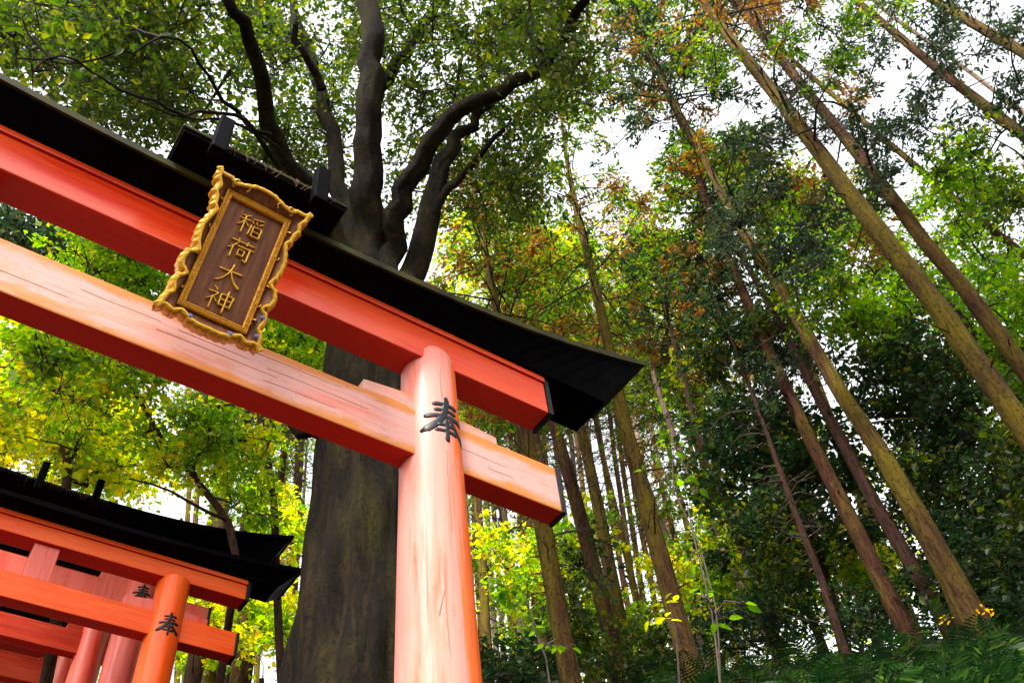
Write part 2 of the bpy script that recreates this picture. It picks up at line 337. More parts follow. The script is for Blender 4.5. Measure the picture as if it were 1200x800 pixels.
def glyph_bm(ch, w, h, place, th, bold=1.0):
    """every stroke a raised, round-ended ribbon; place(u, v, t) puts it in space"""
    bm = bmesh.new()
    for si, (pts, w0, w1) in enumerate(GLYPH[ch]):
        P = np.array(pts, float); n = 12
        t = np.linspace(0, 1, n); k = np.linspace(0, 1, len(P))
        if len(P) >= 3:                     # smooth the polyline
            co = [np.polyfit(k, P[:, j], min(len(P) - 1, 3)) for j in (0, 1)]
            S = np.stack([np.polyval(c, t) for c in co], -1)
        else: S = np.stack([np.interp(t, k, P[:, j]) for j in (0, 1)], -1)
        S = S * [w, h]
        T = np.gradient(S, axis=0); T /= np.linalg.norm(T, axis=1)[:, None] + 1e-9; N = np.stack([-T[:, 1], T[:, 0]], -1)
        wd = (w0 + (w1 - w0) * t) * w * 0.5 * bold
        wd = wd * np.clip(np.minimum(t, 1 - t) * 7 + 0.45, 0, 1) * (1 - 0.22 * np.sin(math.pi * t))
        rows = []
        zz = 1 + 0.06 * si
        for i in range(n):
            L, R, C = S[i] + N[i] * wd[i], S[i] - N[i] * wd[i], S[i]
            m1, m2 = S[i] + N[i] * wd[i] * 0.55, S[i] - N[i] * wd[i] * 0.55
            rows.append([bm.verts.new(place(*p, tt)) for p, tt in ((L, -0.3 * th), (L, 0.5 * th * zz), (m1, th * zz), (m2, th * zz), (R, 0.5 * th * zz), (R, -0.3 * th))])
        for a, b in zip(rows, rows[1:]):
            for j in range(5): bm.faces.new((a[j], a[j + 1], b[j + 1], b[j]))
        bm.faces.new(rows[0]); bm.faces.new(rows[-1][::-1])
    return bm
def glyph_on_pillar(ch, c, zc, r, w, h, mat, parent, turn=0.0):
    def place(u, v, t):
        a = (u - w / 2) / r + turn; rr = r + t
        return (c[0] + rr * math.sin(a), c[1] - rr * math.cos(a), zc + v - h / 2)
    return link("painted_character", bm_mesh("painted_character", glyph_bm(ch, w, h, place, 0.0045, 1.4), M["ink"], True), parent)

# ------------------------------------------------------------------ torii
def pillar_mesh(name, x, y, z0, z1, r0, r1, mat, dome=0.06, crack=True, seed=0):
    n, rings = 48, 40
    rg = np.random.default_rng(seed)
    ph = rg.uniform(0, 6.28, 6)
    V, Q = [], []
    hs_ = list(np.linspace(0, 1, rings))
    prof = [(z0 + (z1 - z0) * t, r0 + (r1 - r0) * t) for t in hs_] + [(z1 + dome * s, r1 * math.sqrt(max(0, 1 - s ** 3.2 * 0.80))) for s in (0.35, 0.7, 0.92, 1.0)]
    for (z, r) in prof:
        a = np.arange(n) / n * 2 * math.pi
        rr = r * (1 + 0.004 * np.sin(3 * a + ph[0] + z) + 0.003 * np.sin(7 * a + ph[1] - 0.6 * z))
        V.append(np.stack([x + rr * np.cos(a), y + rr * np.sin(a), np.full(n, z)], -1))
    V = np.concatenate(V); R = len(prof)
    i = np.arange(R * n).reshape(R, n); j = np.roll(i, -1, 1)
    Q = np.stack([i[:-1], j[:-1], j[1:], i[1:]], -1).reshape(-1, 4)
    me = fast_mesh(name, V, Q, mat, True)
    bm = bmesh.new(); bm.from_mesh(me); bm.verts.ensure_lookup_table()
    bm.faces.new([bm.verts[k] for k in i[-1]]); bm.to_mesh(me); bm.free()
    return me
def roof_beam_meshes(xc, hb, ht, y0, y1, zb, zmid, ztip, front, back, pw, flare, lip=0.055):
    """black curved top beam: bottom y0..y1 at zb, half length hb; top half length ht, flaring"""
    n = 41; V = []; E = []
    for k in range(n):
        t = -1 + 2 * k / (n - 1); a = abs(t)
        zt = zmid + (ztip - zmid) * a ** pw + 0.02
        zbb = zb + flare * a ** pw
        xb, xt = xc + t * hb, xc + t * ht
        xl = xb + (xt - xb) * 0.9
        V += [(xb, y0, zbb), (xl, front + 0.02, zt - lip), (xl, back - 0.02, zt - lip), (xb, y1, zbb)]
        E += [(xt, front, zt - lip + 0.002), (xt, front - 0.004, zt), (xt, (front + back) / 2, zt + 0.10), (xt, back + 0.004, zt), (xt, back, zt - lip + 0.002)]
    def sweep(V, m, close=True):
        bm = bmesh.new(); vs = [bm.verts.new(v) for v in V]
        for k in range(n - 1):
            for j in range(m):
                a, b = k * m + j, k * m + (j + 1) % m
                bm.faces.new((vs[a], vs[b], vs[b + m], vs[a + m]))
        bm.faces.new(vs[:m]); bm.faces.new(vs[-m:][::-1]); return bm
    return sweep(V, 4), sweep(E, 5)

def torii(label, xc, half, y, r0, r1, tie, lintel, roof, zbase, mats, wedges=True, strut=None, canopy=None, chars=(), group=None, roofless=False):
    t = thing("torii_gate", label, "torii gate", (xc, y, float(ground_z(xc, y))), group)
    off = Vector(t.location)
    def part(name, me, parent=None):
        me.transform(Matrix.Translation(-off)); return link(name, me, parent or t)
    pil = []
    for s in (-1, 1):
        px = xc + s * half
        pil.append(part("pillar", pillar_mesh("pillar", px, y, float(ground_z(px, y)) - 0.4, lintel["z0"] + 0.02, r0, r1, mats["pillar"], lintel.get("dome", 0.07), seed=int(abs(px * 100)))))
    for (side, ch, dz, w, h) in chars:
        px = xc + side * half
        g = glyph_on_pillar(ch, (px, y), dz, r1 + 0.001 + (r0 - r1) * 0.14, w, h, M["ink"], pil[0 if side < 0 else 1])
        g.data.transform(Matrix.Translation(-off))
    # tie beam in one length through both pillars, black end caps
    part("tie_beam", box_mesh("tie_beam", (tie["x0"], tie["y0"], tie["z0"]), (tie["x1"], tie["y1"], tie["z1"]), mats["tie"], 0.012))
    for xe, s in ((tie["x0"], -1), (tie["x1"], 1)):
        part("beam_cap", box_mesh("beam_cap", (min(xe - s * 0.002, xe + s * 0.034), tie["y0"] - 0.006, tie["z0"] - 0.006), (max(xe - s * 0.002, xe + s * 0.034), tie["y1"] + 0.006, tie["z1"] + 0.006), M["black_cap"], 0.006))
    part("lintel", box_mesh("lintel", (lintel["x0"], lintel["y0"], lintel["z0"]), (lintel["x1"], lintel["y1"], lintel["z1"] - 0.055), mats["lintel"], 0.014))
    part("lintel_board", box_mesh("lintel_board", (lintel["x0"] - .0, lintel["y0"] - 0.018, lintel["z1"] - 0.053), (lintel["x1"] + .0, lintel["y1"] + 0.018, lintel["z1"]), mats["lintel"], 0.008))
    for xe, s in ((lintel["x0"], -1), (lintel["x1"], 1)):
        a, b = sorted((xe + s * 0.002, xe + s * 0.042))
        part("beam_cap", box_mesh("beam_cap", (a, lintel["y0"] - 0.008, lintel["z0"] - 0.008), (b, lintel["y1"] + 0.008, lintel["z1"] - 0.004), M["black_cap"], 0.006))
    if wedges:
        for s in (-1, 1):
            px = xc + s * half
            for q in (-1, 1):
                ln = (wedges[3] if s < 0 and len(wedges) > 3 else wedges[0]) if q * s < 0 else wedges[1]; hh = wedges[2] * (1.0 if q * s < 0 else 0.7)
                x_in = px + q * r1 * 0.8; x_out = px + q * (r1 + ln)
                a, b = sorted((x_in, x_out))
                def sk(c, x_in=x_in, x_out=x_out, hh=hh):
                    f = abs((c.x - x_in) / (x_out - x_in))
                    if c.z > tie["z1"] + hh * 0.5: c.z = tie["z1"] + hh * (1 - 0.30 * f)
                    return c
                part("wedge", box_mesh("wedge", (a, tie["y0"] + 0.02, tie["z1"] + 0.002), (b, tie["y1"] - 0.02, tie["z1"] + hh), mats["wedge"], 0.008, sk))
    if strut:
        part("strut", box_mesh("strut", (xc - strut / 2, tie["y0"] + 0.015, tie["z1"] + 0.002), (xc + strut / 2, tie["y1"] - 0.015, lintel["z0"] - 0.002), mats["strut"], 0.01))
    b1, b2 = roof_beam_meshes(xc, *roof)
    rb = part("roof_beam", bm_mesh("roof_beam", b1, M["black"]))
    part("roof_board", bm_mesh("roof_board", b2, M["edge"] if mats.get("edge") else M["black"]), rb)
    if canopy:
        c = canopy
        cp = part("plaque_canopy", box_mesh("plaque_canopy", (c["x0"], c["y0"], c["z0"]), (c["x1"], c["y1"], c["z0"] + c["th"]), M["black"], 0.008))
        part("canopy_top", box_mesh("canopy_top", (c["x0"] - 0.015, c["y0"] - 0.015, c["z0"] + c["th"] + 0.002), (c["x1"] + 0.015, c["y1"], c["z0"] + c["th"] + 0.03), M["edge"], 0.006), cp)
        rgn = np.random.default_rng(3); ln = []
        for _ in range(34 if c["pw"] > 0.095 else 25):           # dry cedar needles caught on the eaves
            xx = rgn.uniform(c["x0"] + 0.1, c["x1"] - 0.05); L = rgn.uniform(0.03, 0.12); dx = rgn.uniform(-0.6, 0.6) * L
            z_ = c["z0"] + c["th"] + 0.032; y_ = c["y0"] - 0.016
            ln.append((np.array([(xx - dx, y_ + 0.05, z_ + 0.004), (xx, y_ - 0.004, z_), (xx + dx * 0.5, y_ - 0.010, z_ - L * 0.5), (xx + dx, y_ - 0.006, z_ - L)]), np.array([0.0018, 0.0016, 0.0014, 0.001])))
        V, Q = tube_arrays(ln, 3); nd = part("dry_needles", fast_mesh("dry_needles", V, Q, M["dry"]), cp); nd["kind"] = "stuff"
        for pxx in c["posts"]:
            part("canopy_post", box_mesh("canopy_post", (pxx - c["pw"] / 2, c["y0"] - 0.1, c["pz0"]), (pxx + c["pw"] / 2, c["y0"] - 0.018, c["pz1"]), M["black"], 0.01), cp)
    return t

H = 1.5
m1 = dict(pillar=M["pillar_red"], tie=M["tie_red"], lintel=M["lintel_red"], wedge=M["tie_red"], strut=M["pink_red"], edge=True)
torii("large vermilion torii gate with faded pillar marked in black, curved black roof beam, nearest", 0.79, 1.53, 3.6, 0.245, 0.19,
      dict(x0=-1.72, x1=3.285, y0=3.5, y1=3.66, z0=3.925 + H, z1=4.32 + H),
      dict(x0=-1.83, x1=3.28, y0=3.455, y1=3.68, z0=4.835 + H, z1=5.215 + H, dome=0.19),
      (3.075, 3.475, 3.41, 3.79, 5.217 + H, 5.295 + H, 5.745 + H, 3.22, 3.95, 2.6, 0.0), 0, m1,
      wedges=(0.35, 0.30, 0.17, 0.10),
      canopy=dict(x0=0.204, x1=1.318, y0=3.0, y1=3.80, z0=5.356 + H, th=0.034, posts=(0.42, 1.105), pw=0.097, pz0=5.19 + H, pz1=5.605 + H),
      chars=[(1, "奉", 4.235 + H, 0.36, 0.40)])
def scars():
    """drying checks and a gouge in the nearest gate's pillar and tie beam"""
    gate = next(o for o in COL.objects if o.name == "torii_gate"); off = Vector(gate.location)
    pil = next(o for o in gate.children if o.name.startswith("pillar") and np.mean([v.co.x for v in o.data.vertices]) > 0)
    tie = next(o for o in gate.children if o.name.startswith("tie_beam"))
    rg = np.random.default_rng(17)
    def on_pillar(strokes, parent, nm):
        GLYPH["_"] = strokes
        def place(u, v, t):
            z = 2.4 + v + H; k = (z - (ground_z(2.32, 3.6) - 0.4)) / (4.855 + H - (ground_z(2.32, 3.6) - 0.4)); r = 0.245 + (0.19 - 0.245) * k + 0.0012 + t
            return (2.32 + r * math.sin(u), 3.6 - r * math.cos(u), z)
        me = bm_mesh(nm, glyph_bm("_", 1, 1, place, 0.0012), M["crack"]); me.transform(Matrix.Translation(-off)); link(nm, me, parent)
    def wob(u, v0, v1, w, n=7): return ([(u + rg.normal() * 0.022, v0 + (v1 - v0) * k / (n - 1)) for k in range(n)], w, w * 0.5)
    on_pillar([([(-0.50, 0.34), (-0.42, 0.42), (-0.34, 0.50)], 0.030, 0.012)], pil, "gouge")
    for u, v0, v1, w in ((-0.30, 0.1, 0.75, 0.012), (-0.05, 0.9, 1.55, 0.010), (0.35, 0.2, 1.1, 0.012), (-0.12, 2.02, 2.34, 0.03), (0.62, 1.0, 2.1, 0.010), (-0.75, 0.3, 1.2, 0.008)):
        on_pillar([wob(u, v0, v1, w)], pil, "drying_crack")
    for k in range(9):
        x0 = rg.uniform(-0.4, 3.0); ln = rg.uniform(0.2, 0.8); z = rg.uniform(3.96, 4.28) + H
        GLYPH["_"] = [([(x0 + ln * q / 5, z + rg.normal() * 0.003) for q in range(6)], 0.0028, 0.001)]
        me = bm_mesh("drying_crack", glyph_bm("_", 1, 1, lambda u, v, t: (u, 3.4992 - t, v), 0.0008), M["crack"]); me.transform(Matrix.Translation(-off)); link("drying_crack", me, tie)
scars()

# ------------------------------------------------------------------ the plaque: local x right, y up, z out of the face
def build_plaque():
    B = np.array([0.715, 3.335, 4.05 + H]); T = np.array([0.745, 2.90, 4.915 + H])
    up = _unit(T - B); xr = np.array([1.0, 0, 0]); xr = _unit(xr - up * xr.dot(up)); nz = np.cross(xr, up)
    L = np.linalg.norm(T - B)
    o = thing("shrine_plaque", "brown wooden plaque with scalloped gilt frame and gold characters, hung on the nearest torii gate", "plaque", tuple(B))
    o.matrix_world = Matrix([[xr[i], up[i], nz[i], B[i]] for i in range(3)] + [[0, 0, 0, 1]])
    W, Hh = 0.58, L
    # right half of the outline from top centre down to bottom centre, as lobes
    half = [(0.0, 1.015), (0.10, 1.010), (0.20, 0.985), (0.30, 0.965), (0.36, 0.99), (0.42, 0.985), (0.515, 1.0),
            (0.49, 0.93), (0.44, 0.885), (0.455, 0.84), (0.415, 0.80), (0.40, 0.745), (0.365, 0.72), (0.385, 0.675), (0.41, 0.60), (0.405, 0.535), (0.385, 0.47), (0.355, 0.43),
            (0.42, 0.405), (0.45, 0.34), (0.435, 0.285), (0.385, 0.255), (0.43, 0.235), (0.455, 0.18), (0.435, 0.125), (0.47, 0.105), (0.525, 0.0),
            (0.44, 0.012), (0.36, -0.005), (0.29, 0.02), (0.20, -0.012), (0.10, -0.022), (0.0, -0.02)]
    def dense(pts, step):
        out = []
        for a, b in zip(pts, pts[1:]):
            m = max(1, int(math.hypot(b[0] - a[0], b[1] - a[1]) / step))
            out += [(a[0] + (b[0] - a[0]) * k / m, a[1] + (b[1] - a[1]) * k / m) for k in range(m)]
        return out + [pts[-1]]
    half = [(x * (1 + 0.13 * math.sin(math.pi * min(1, max(0, y)))) if 0.1 < y < 0.97 else x, y) for x, y in half]
    hd = dense(half, 0.005)
    # small scallops ride on the outline
    acc = 0; hs2 = []; scal = []
    for k, p in enumerate(hd):
        if k: acc += math.hypot(p[0] - hd[k - 1][0], (p[1] - hd[k - 1][1]) * Hh / W)
        q = hd[min(k + 1, len(hd) - 1)]; pr = hd[max(k - 1, 0)]
        tx, ty = q[0] - pr[0], (q[1] - pr[1]) * Hh / W; ln = math.hypot(tx, ty) + 1e-9
        s = -0.024; scal.append(abs(math.sin(acc / 0.080 * math.pi)) ** 0.55)
        hs2.append((p[0] - ty / ln * s, p[1] + tx / ln * s * W / Hh))
    R = [(x * W, y * Hh) for x, y in hs2]
    out = R + [(-x, y) for x, y in R[-2:0:-1]]; scal = scal + scal[-2:0:-1]
    n = len(out)
    iw, y0, y1 = 0.685 * W / 2, 0.075 * Hh, 0.90 * Hh
    # flared tray from the inner frame to the outline
    bm = bmesh.new()
    def inner(p):
        x, y = p; cx, cy = 0, (y0 + y1) / 2
        dx, dy = x - cx, y - cy; s = min(iw / max(abs(dx), 1e-6), (y1 - y0) / 2 / max(abs(dy), 1e-6)); return (cx + dx * s, cy + dy * s)
    vo = [bm.verts.new((x * 0.985, Hh / 2 + (y - Hh / 2) * 0.99, 0.050)) for x, y in out]
    vi = [bm.verts.new((*inner(p), 0.0)) for p in out]
    for k in range(n): bm.faces.new((vo[k], vo[(k + 1) % n], vi[(k + 1) % n], vi[k]))
    link("border_board", bm_mesh("border_board", bm, M["board"]), o)
    # gilt rim
    bm = bmesh.new(); rows = []
    for p in range(n):
        x, y = out[p]; a, b = out[p - 3], out[(p + 3) % n]
        tx, ty = b[0] - a[0], b[1] - a[1]; l = math.hypot(tx, ty) + 1e-9; nx, ny = ty / l, -tx / l
        ring = []
        sc = scal[p]
        for d, z in ((-0.015, 0.045), (-0.013, 0.056), (-0.003, 0.058), (0.003 + 0.006 * sc, 0.054 + 0.002 * sc), (0.008 + 0.014 * sc, 0.034), (0.008 + 0.014 * sc, -0.03), (0.002, -0.065)):
            ring.append(bm.verts.new((x - nx * d, y - ny * d, z)))
        rows.append(ring)
    for k in range(n):
        a, b = rows[k], rows[(k + 1) % n]
        for j in range(6): bm.faces.new((a[j], a[j + 1], b[j + 1], b[j]))
    link("gilt_rim", bm_mesh("gilt_rim", bm, M["gold"]), o)
    # back board and centre panel
    link("panel", box_mesh("panel", (-iw, y0, -0.02), (iw, y1, 0.004), M["board"], 0.0), o)
    # inner gilt frame: four mitred mouldings joined
    fw = 0.036
    def moulding(x0, yy0, x1, yy1, fw, z0, z1, mat, nm, par):
        bm = bmesh.new()
        c = [(x0, yy0), (x1, yy0), (x1, yy1), (x0, yy1)]
        prof = [(0, z0), (0.0, z1), (fw * 0.18, z1 + 0.006), (fw * 0.30, z1 - 0.002), (fw * 0.70, z1 - 0.002), (fw * 0.82, z1 + 0.004), (fw, z1 - 0.002), (fw, z0)]
        rr = [[bm.verts.new((x + (d if k in (0, 3) else -d), y + (d if k in (0, 1) else -d), z)) for d, z in prof] for k, (x, y) in enumerate(c)]
        for k in range(4):
            a, b = rr[k], rr[(k + 1) % 4]
            for j in range(len(prof) - 1): bm.faces.new((a[j], a[j + 1], b[j + 1], b[j]))
        return link(nm, bm_mesh(nm, bm, mat), par)
    fr = moulding(-iw - 0.004, y0 - 0.004, iw + 0.004, y1 + 0.004, fw, -0.002, 0.026, M["gold_dark"], "inner_frame", o)
    # raised beading on the frame
    bm = bmesh.new()
    def beads(xa, ya, xb, yb):
        m = int(math.hypot(xb - xa, yb - ya) / 0.0125)
        for k in range(m + 1):
            bmesh.ops.create_icosphere(bm, subdivisions=1, radius=0.0052, matrix=Matrix.Translation((xa + (xb - xa) * k / m, ya + (yb - ya) * k / m, 0.026)))
    e = fw / 2 - 0.004
    for xa, ya, xb, yb in ((-iw + e, y0 + e, iw - e, y0 + e), (iw - e, y0 + e, iw - e, y1 - e), (iw - e, y1 - e, -iw + e, y1 - e), (-iw + e, y1 - e, -iw + e, y0 + e)): beads(xa, ya, xb, yb)
    link("beading", bm_mesh("beading", bm, M["gold"], True), fr)
    # four raised gold characters
    hh = (y1 - y0 - 2 * fw) / 4.35
    for k, ch in enumerate("稲荷大神"):
        yc = y1 - fw - hh * 0.16 - hh * (k + 0.5) * 1.04
        w = hh * 0.92; h2 = hh * 0.86
        def place(u, v, t, yc=yc, w=w, h2=h2): return (u - w / 2 - 0.004, yc + v - h2 / 2, 0.006 + t)
        link("gold_character", bm_mesh("gold_character", glyph_bm(ch, w, h2, place, 0.009, 1.25), M["gold"], True), o)
    # curled scrolls carved on the border
    def zof(x, y):
        ix, iy = inner((x, y)); k = 1.25
        d = math.hypot(x - ix, y - iy); return 0.006 + 0.048 * min(1.0, d / 0.085)
    def scroll(cx, cy, r, a0, turns, flip):
        pts = []
        for k in range(16):
            t = k / 15; a = a0 + flip * turns * 6.283 * t; rr = r * (1 - 0.55 * t)
            pts.append((cx + rr * math.cos(a), cy + rr * math.sin(a)))
        P = np.array([(x, y, zof(x, y) + 0.010) for x, y in pts])
        V, Q = tube_arrays([(P, np.linspace(0.0075, 0.0035, 16))], 5)
        return link("gilt_scroll", fast_mesh("gilt_scroll", V, Q, M["gold"], True), o)
    for s in (-1, 1):
        scroll(s * 0.47 * W * 0.62, 0.952 * Hh, 0.026, -1.2 if s > 0 else 4.3, 0.8, s)
        scroll(s * 0.47 * W * 0.40, 0.955 * Hh, 0.020, 4.3 if s > 0 else -1.2, 0.7, -s)
        for yy, a in ((0.80, 0.5), (0.62, 2.2), (0.40, 0.4), (0.28, 2.0), (0.16, 0.6)):
            scroll(s * 0.355 * W, yy * Hh, 0.020, a if s > 0 else 3.14 - a, 0.75, s)
    for x, y in ((-0.20 * W, 0.02 * Hh), (0.20 * W, 0.02 * Hh), (0.43 * W, 0.20 * Hh), (0.44 * W, 0.075 * Hh)):
        bm = bmesh.new(); bmesh.ops.create_icosphere(bm, subdivisions=2, radius=0.017, matrix=Matrix.Translation((x, y, 0.050)) @ Matrix.Diagonal((1, 1, 0.6, 1)))
        link("blue_stud", bm_mesh("blue_stud", bm, M["blue"], True), o)

# ------------------------------------------------------------------ tubes, leaves
def leaf_arrays(P, T, L, asp, rng, up=0.6):
    """rhombic folded leaves: base P, axis T (unit), length L"""
    n = len(P)
    N = rng.normal(size=(n, 3)); N[:, 2] = np.abs(N[:, 2]) + up
    N -= T * (N * T).sum(1)[:, None]; N /= np.linalg.norm(N, axis=1)[:, None] + 1e-9
    B = np.cross(T, N); L = L[:, None]; W = L * asp
    s = P + T * L * 0.45 + N * L * 0.07
    V = np.stack([P, s + B * W, P + T * L - N * L * 0.06, s - B * W], 1).reshape(-1, 3)
    return V, np.arange(4 * n).reshape(n, 4)
def rand_dirs(n, rng, zbias=-0.15, flat=0.6):
    T = rng.normal(size=(n, 3)); T[:, 2] = T[:, 2] * flat + zbias
    return T / (np.linalg.norm(T, axis=1)[:, None] + 1e-9)

def trunk_mesh(P, R, mat, sides=20, rough=0.05, seed=0, flare=0.0):
    rg = np.random.default_rng(seed); P = np.asarray(P, float); R = np.asarray(R, float)
    d = np.concatenate([[0], np.cumsum(np.linalg.norm(np.diff(P, axis=0), axis=1))])
    n = max(6, int(d[-1] / 0.22)); s = np.linspace(0, d[-1], n)
    Pd = np.stack([np.interp(s, d, P[:, k]) for k in range(3)], -1); Rd = np.interp(s, d, R)
    if flare: Rd = Rd * (1 + flare * np.exp(-s / 0.45))
    Pd[:, 0] += 0.02 * np.sin(s * 0.9 + rg.uniform(0, 6)); Pd[:, 1] += 0.02 * np.sin(s * 0.7 + rg.uniform(0, 6))
    V, Q = tube_arrays([(Pd, Rd)], sides)
    C = np.repeat(Pd, sides, 0); D = V - C
    a = np.tile(np.arange(sides) / sides * 6.283, n); ss = np.repeat(s, sides); k = 1
    f = 0
    for q in range(7):
        m = rg.integers(1, 8); f = f + np.sin(m * a + rg.uniform(0, 6.3) + ss * rg.uniform(-1.6, 1.6)) * np.sin(ss * rg.uniform(0.5, 3.5) + rg.uniform(0, 6.3)) / 2.2
    for q in range(5):
        m = rg.integers(9, 17) if sides > 30 else rg.integers(4, 9); f = f + 0.28 * np.sin(m * a + rg.uniform(0, 6.3) + 1.5 * np.sin(ss * rg.uniform(0.3, 1.2)))
    V = C + D * (1 + rough * f)[:, None]
    return fast_mesh("trunk", V, Q, mat, True)
def pix_trunk(pts, rad):
    return [at_r(x, y, rad) for x, y in pts]
def rooted(P, top_extra=0.0):
    """extend a polyline down to the ground and further up"""
    P = [np.asarray(p, float) for p in P]
    d = _unit(P[0] - P[1]); d = _unit(np.array([d[0] * 0.7, d[1] * 0.7, min(d[2], -0.6)])); q = P[0].copy()
    for _ in range(600):
        if q[2] < ground_z(q[0], q[1]) - 0.15: break
        q = q + d * 0.05
    out = ([q] if np.linalg.norm(q - P[0]) > 0.12 else []) + P
    if top_extra:
        u = _unit(out[-1] - out[-2]); u = _unit(u + np.array([0, 0, 0.6])); out.append(out[-1] + u * top_extra)
    return out

class Crown:
    """branches that reach from existing wood to leaf clumps, then leaves on twigs"""
    def __init__(self, nodes, seed): self.nodes = [np.asarray(n, float) for n in nodes]; self.lines = []; self.rng = np.random.default_rng(seed); self.LV = []; self.LQ = []; self.MI = []; self.off = 0
    def reach(self, targets, r0=0.03, sag=0.12):
        rng = self.rng; N = np.array(self.nodes)
        T = np.asarray(targets); dist = np.array([np.min(np.linalg.norm(N - t, axis=1)) for t in T])
        for k in np.argsort(dist):
            t = T[k]; dv = np.linalg.norm(N - t, axis=1) + 0.35 * np.maximum(0, N[:, 2] - t[2])
            j = int(np.argmin(dv)); a = N[j]; D = t - a; ln = np.linalg.norm(D)
            if ln < 0.05: continue
            m = max(4, int(ln / 0.35) + 2); s = np.linspace(0, 1, m)[:, None]
            side = rng.normal(size=3) * 0.10 * ln
            P = a + D * s + side * np.sin(s * math.pi) + np.array([0, 0, sag * ln]) * np.sin(s * math.pi)
            P[1:-1] += rng.normal(size=(m - 2, 3)) * 0.03 * ln / math.sqrt(m)
            rr = min(r0, 0.010 + 0.014 * ln)
            self.lines.append((P, np.linspace(rr, max(0.004, rr * 0.3), m)))
            N = np.concatenate([N, P[1:]])
        self.nodes = list(N)
    def clump(self, c, rad, n, size, asp=0.30, mi=0, flat=0.55, twigs=9, zbias=-0.2):
        rng = self.rng
        tw = rng.normal(size=(twigs, 3)); tw[:, 2] = tw[:, 2] * flat + 0.05; tw /= np.linalg.norm(tw, axis=1)[:, None]
        ends = c + tw * rad * rng.uniform(0.5, 1.25, (twigs, 1))
        for e in ends:
            mid = (c + e) / 2 + rng.normal(size=3) * rad * 0.10
            self.lines.append((np.array([c, mid, e]), np.array([0.007, 0.005, 0.003])))
        k = rng.integers(0, twigs, n); s = np.sqrt(rng.uniform(0.03, 1.0, n))[:, None]
        P = c + (ends[k] - c) * s + rng.normal(size=(n, 3)) * rad * 0.16 * np.array([1, 1, 0.7])
        T = rand_dirs(n, rng, zbias); T = T + tw[k] * 0.6; T /= np.linalg.norm(T, axis=1)[:, None]
        V, Q = leaf_arrays(P, T, size * np.clip(rng.lognormal(-0.08, 0.32, n), 0.4, 1.8), asp, rng)
        self.LV.append(V); self.LQ.append(Q + self.off); self.off += len(V); self.MI.append(np.full(n, mi))
    def finish(self, parent, mats, twig_mat, off=(0, 0, 0), name="crown"):
        off = np.asarray(off)
        if self.LV:
            o = link(name, fast_mesh(name, np.concatenate(self.LV) - off, np.concatenate(self.LQ), mats, False, np.concatenate(self.MI)), parent); o["kind"] = "stuff"
        if self.lines:
            V, Q = tube_arrays(self.lines, 4)
            b = link("twigs", fast_mesh("twigs", V - off, Q, twig_mat, True), parent); b["kind"] = "stuff"
def sample_blobs(blobs, rng):
    """points at real distances inside the solid angle of listed pixel ellipses"""
    out = []
    for (cx, cy, rx, ry, n, d0, d1) in blobs:
        for _ in range(n):
            a = rng.uniform(0, 6.283); q = math.sqrt(rng.uniform(0, 1))
            out.append(at_d(cx + rx * q * math.cos(a), cy + ry * q * math.sin(a), rng.uniform(d0, d1)))
    return out

build_plaque()

# ------------------------------------------------------------------ the smaller torii row up the path
m2 = dict(pillar=M["orange_post"], tie=M["orange"], lintel=M["orange"], wedge=M["pink_red"], strut=M["pink_red"])
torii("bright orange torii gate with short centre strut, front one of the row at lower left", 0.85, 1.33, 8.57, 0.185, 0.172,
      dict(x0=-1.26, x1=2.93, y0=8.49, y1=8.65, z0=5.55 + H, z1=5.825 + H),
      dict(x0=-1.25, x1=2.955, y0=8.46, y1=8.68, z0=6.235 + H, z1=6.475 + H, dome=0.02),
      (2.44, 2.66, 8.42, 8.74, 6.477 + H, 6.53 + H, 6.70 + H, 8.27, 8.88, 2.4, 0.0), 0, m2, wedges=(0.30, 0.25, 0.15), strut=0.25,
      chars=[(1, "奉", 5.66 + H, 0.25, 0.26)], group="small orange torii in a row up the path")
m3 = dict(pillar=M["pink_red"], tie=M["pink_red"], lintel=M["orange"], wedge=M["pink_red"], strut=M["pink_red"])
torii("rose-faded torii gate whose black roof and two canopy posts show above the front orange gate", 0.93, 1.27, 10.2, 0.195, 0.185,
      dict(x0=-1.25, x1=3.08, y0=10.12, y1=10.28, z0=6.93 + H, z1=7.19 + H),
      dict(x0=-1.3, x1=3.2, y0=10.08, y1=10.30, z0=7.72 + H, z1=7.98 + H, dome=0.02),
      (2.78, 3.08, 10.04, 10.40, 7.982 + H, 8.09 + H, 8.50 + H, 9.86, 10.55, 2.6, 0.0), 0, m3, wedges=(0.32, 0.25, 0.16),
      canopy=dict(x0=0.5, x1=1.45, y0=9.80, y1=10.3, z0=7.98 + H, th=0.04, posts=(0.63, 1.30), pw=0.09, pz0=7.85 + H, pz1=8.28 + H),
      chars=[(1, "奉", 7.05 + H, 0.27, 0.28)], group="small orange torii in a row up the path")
m4 = dict(pillar=M["pink_red"], tie=M["shaded_red"], lintel=M["shaded_red"], wedge=M["shaded_red"], strut=M["shaded_red"])
torii("third torii gate up the row, shade-darkened red lintel seen beneath the front gate's tie beam", 0.80, 1.36, 12.0, 0.195, 0.185,
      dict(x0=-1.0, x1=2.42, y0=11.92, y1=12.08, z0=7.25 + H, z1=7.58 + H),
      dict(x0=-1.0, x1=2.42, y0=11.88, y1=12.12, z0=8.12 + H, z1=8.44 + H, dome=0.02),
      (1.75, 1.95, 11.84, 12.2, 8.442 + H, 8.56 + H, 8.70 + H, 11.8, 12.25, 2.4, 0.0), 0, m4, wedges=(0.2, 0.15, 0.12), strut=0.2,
      group="small orange torii in a row up the path")
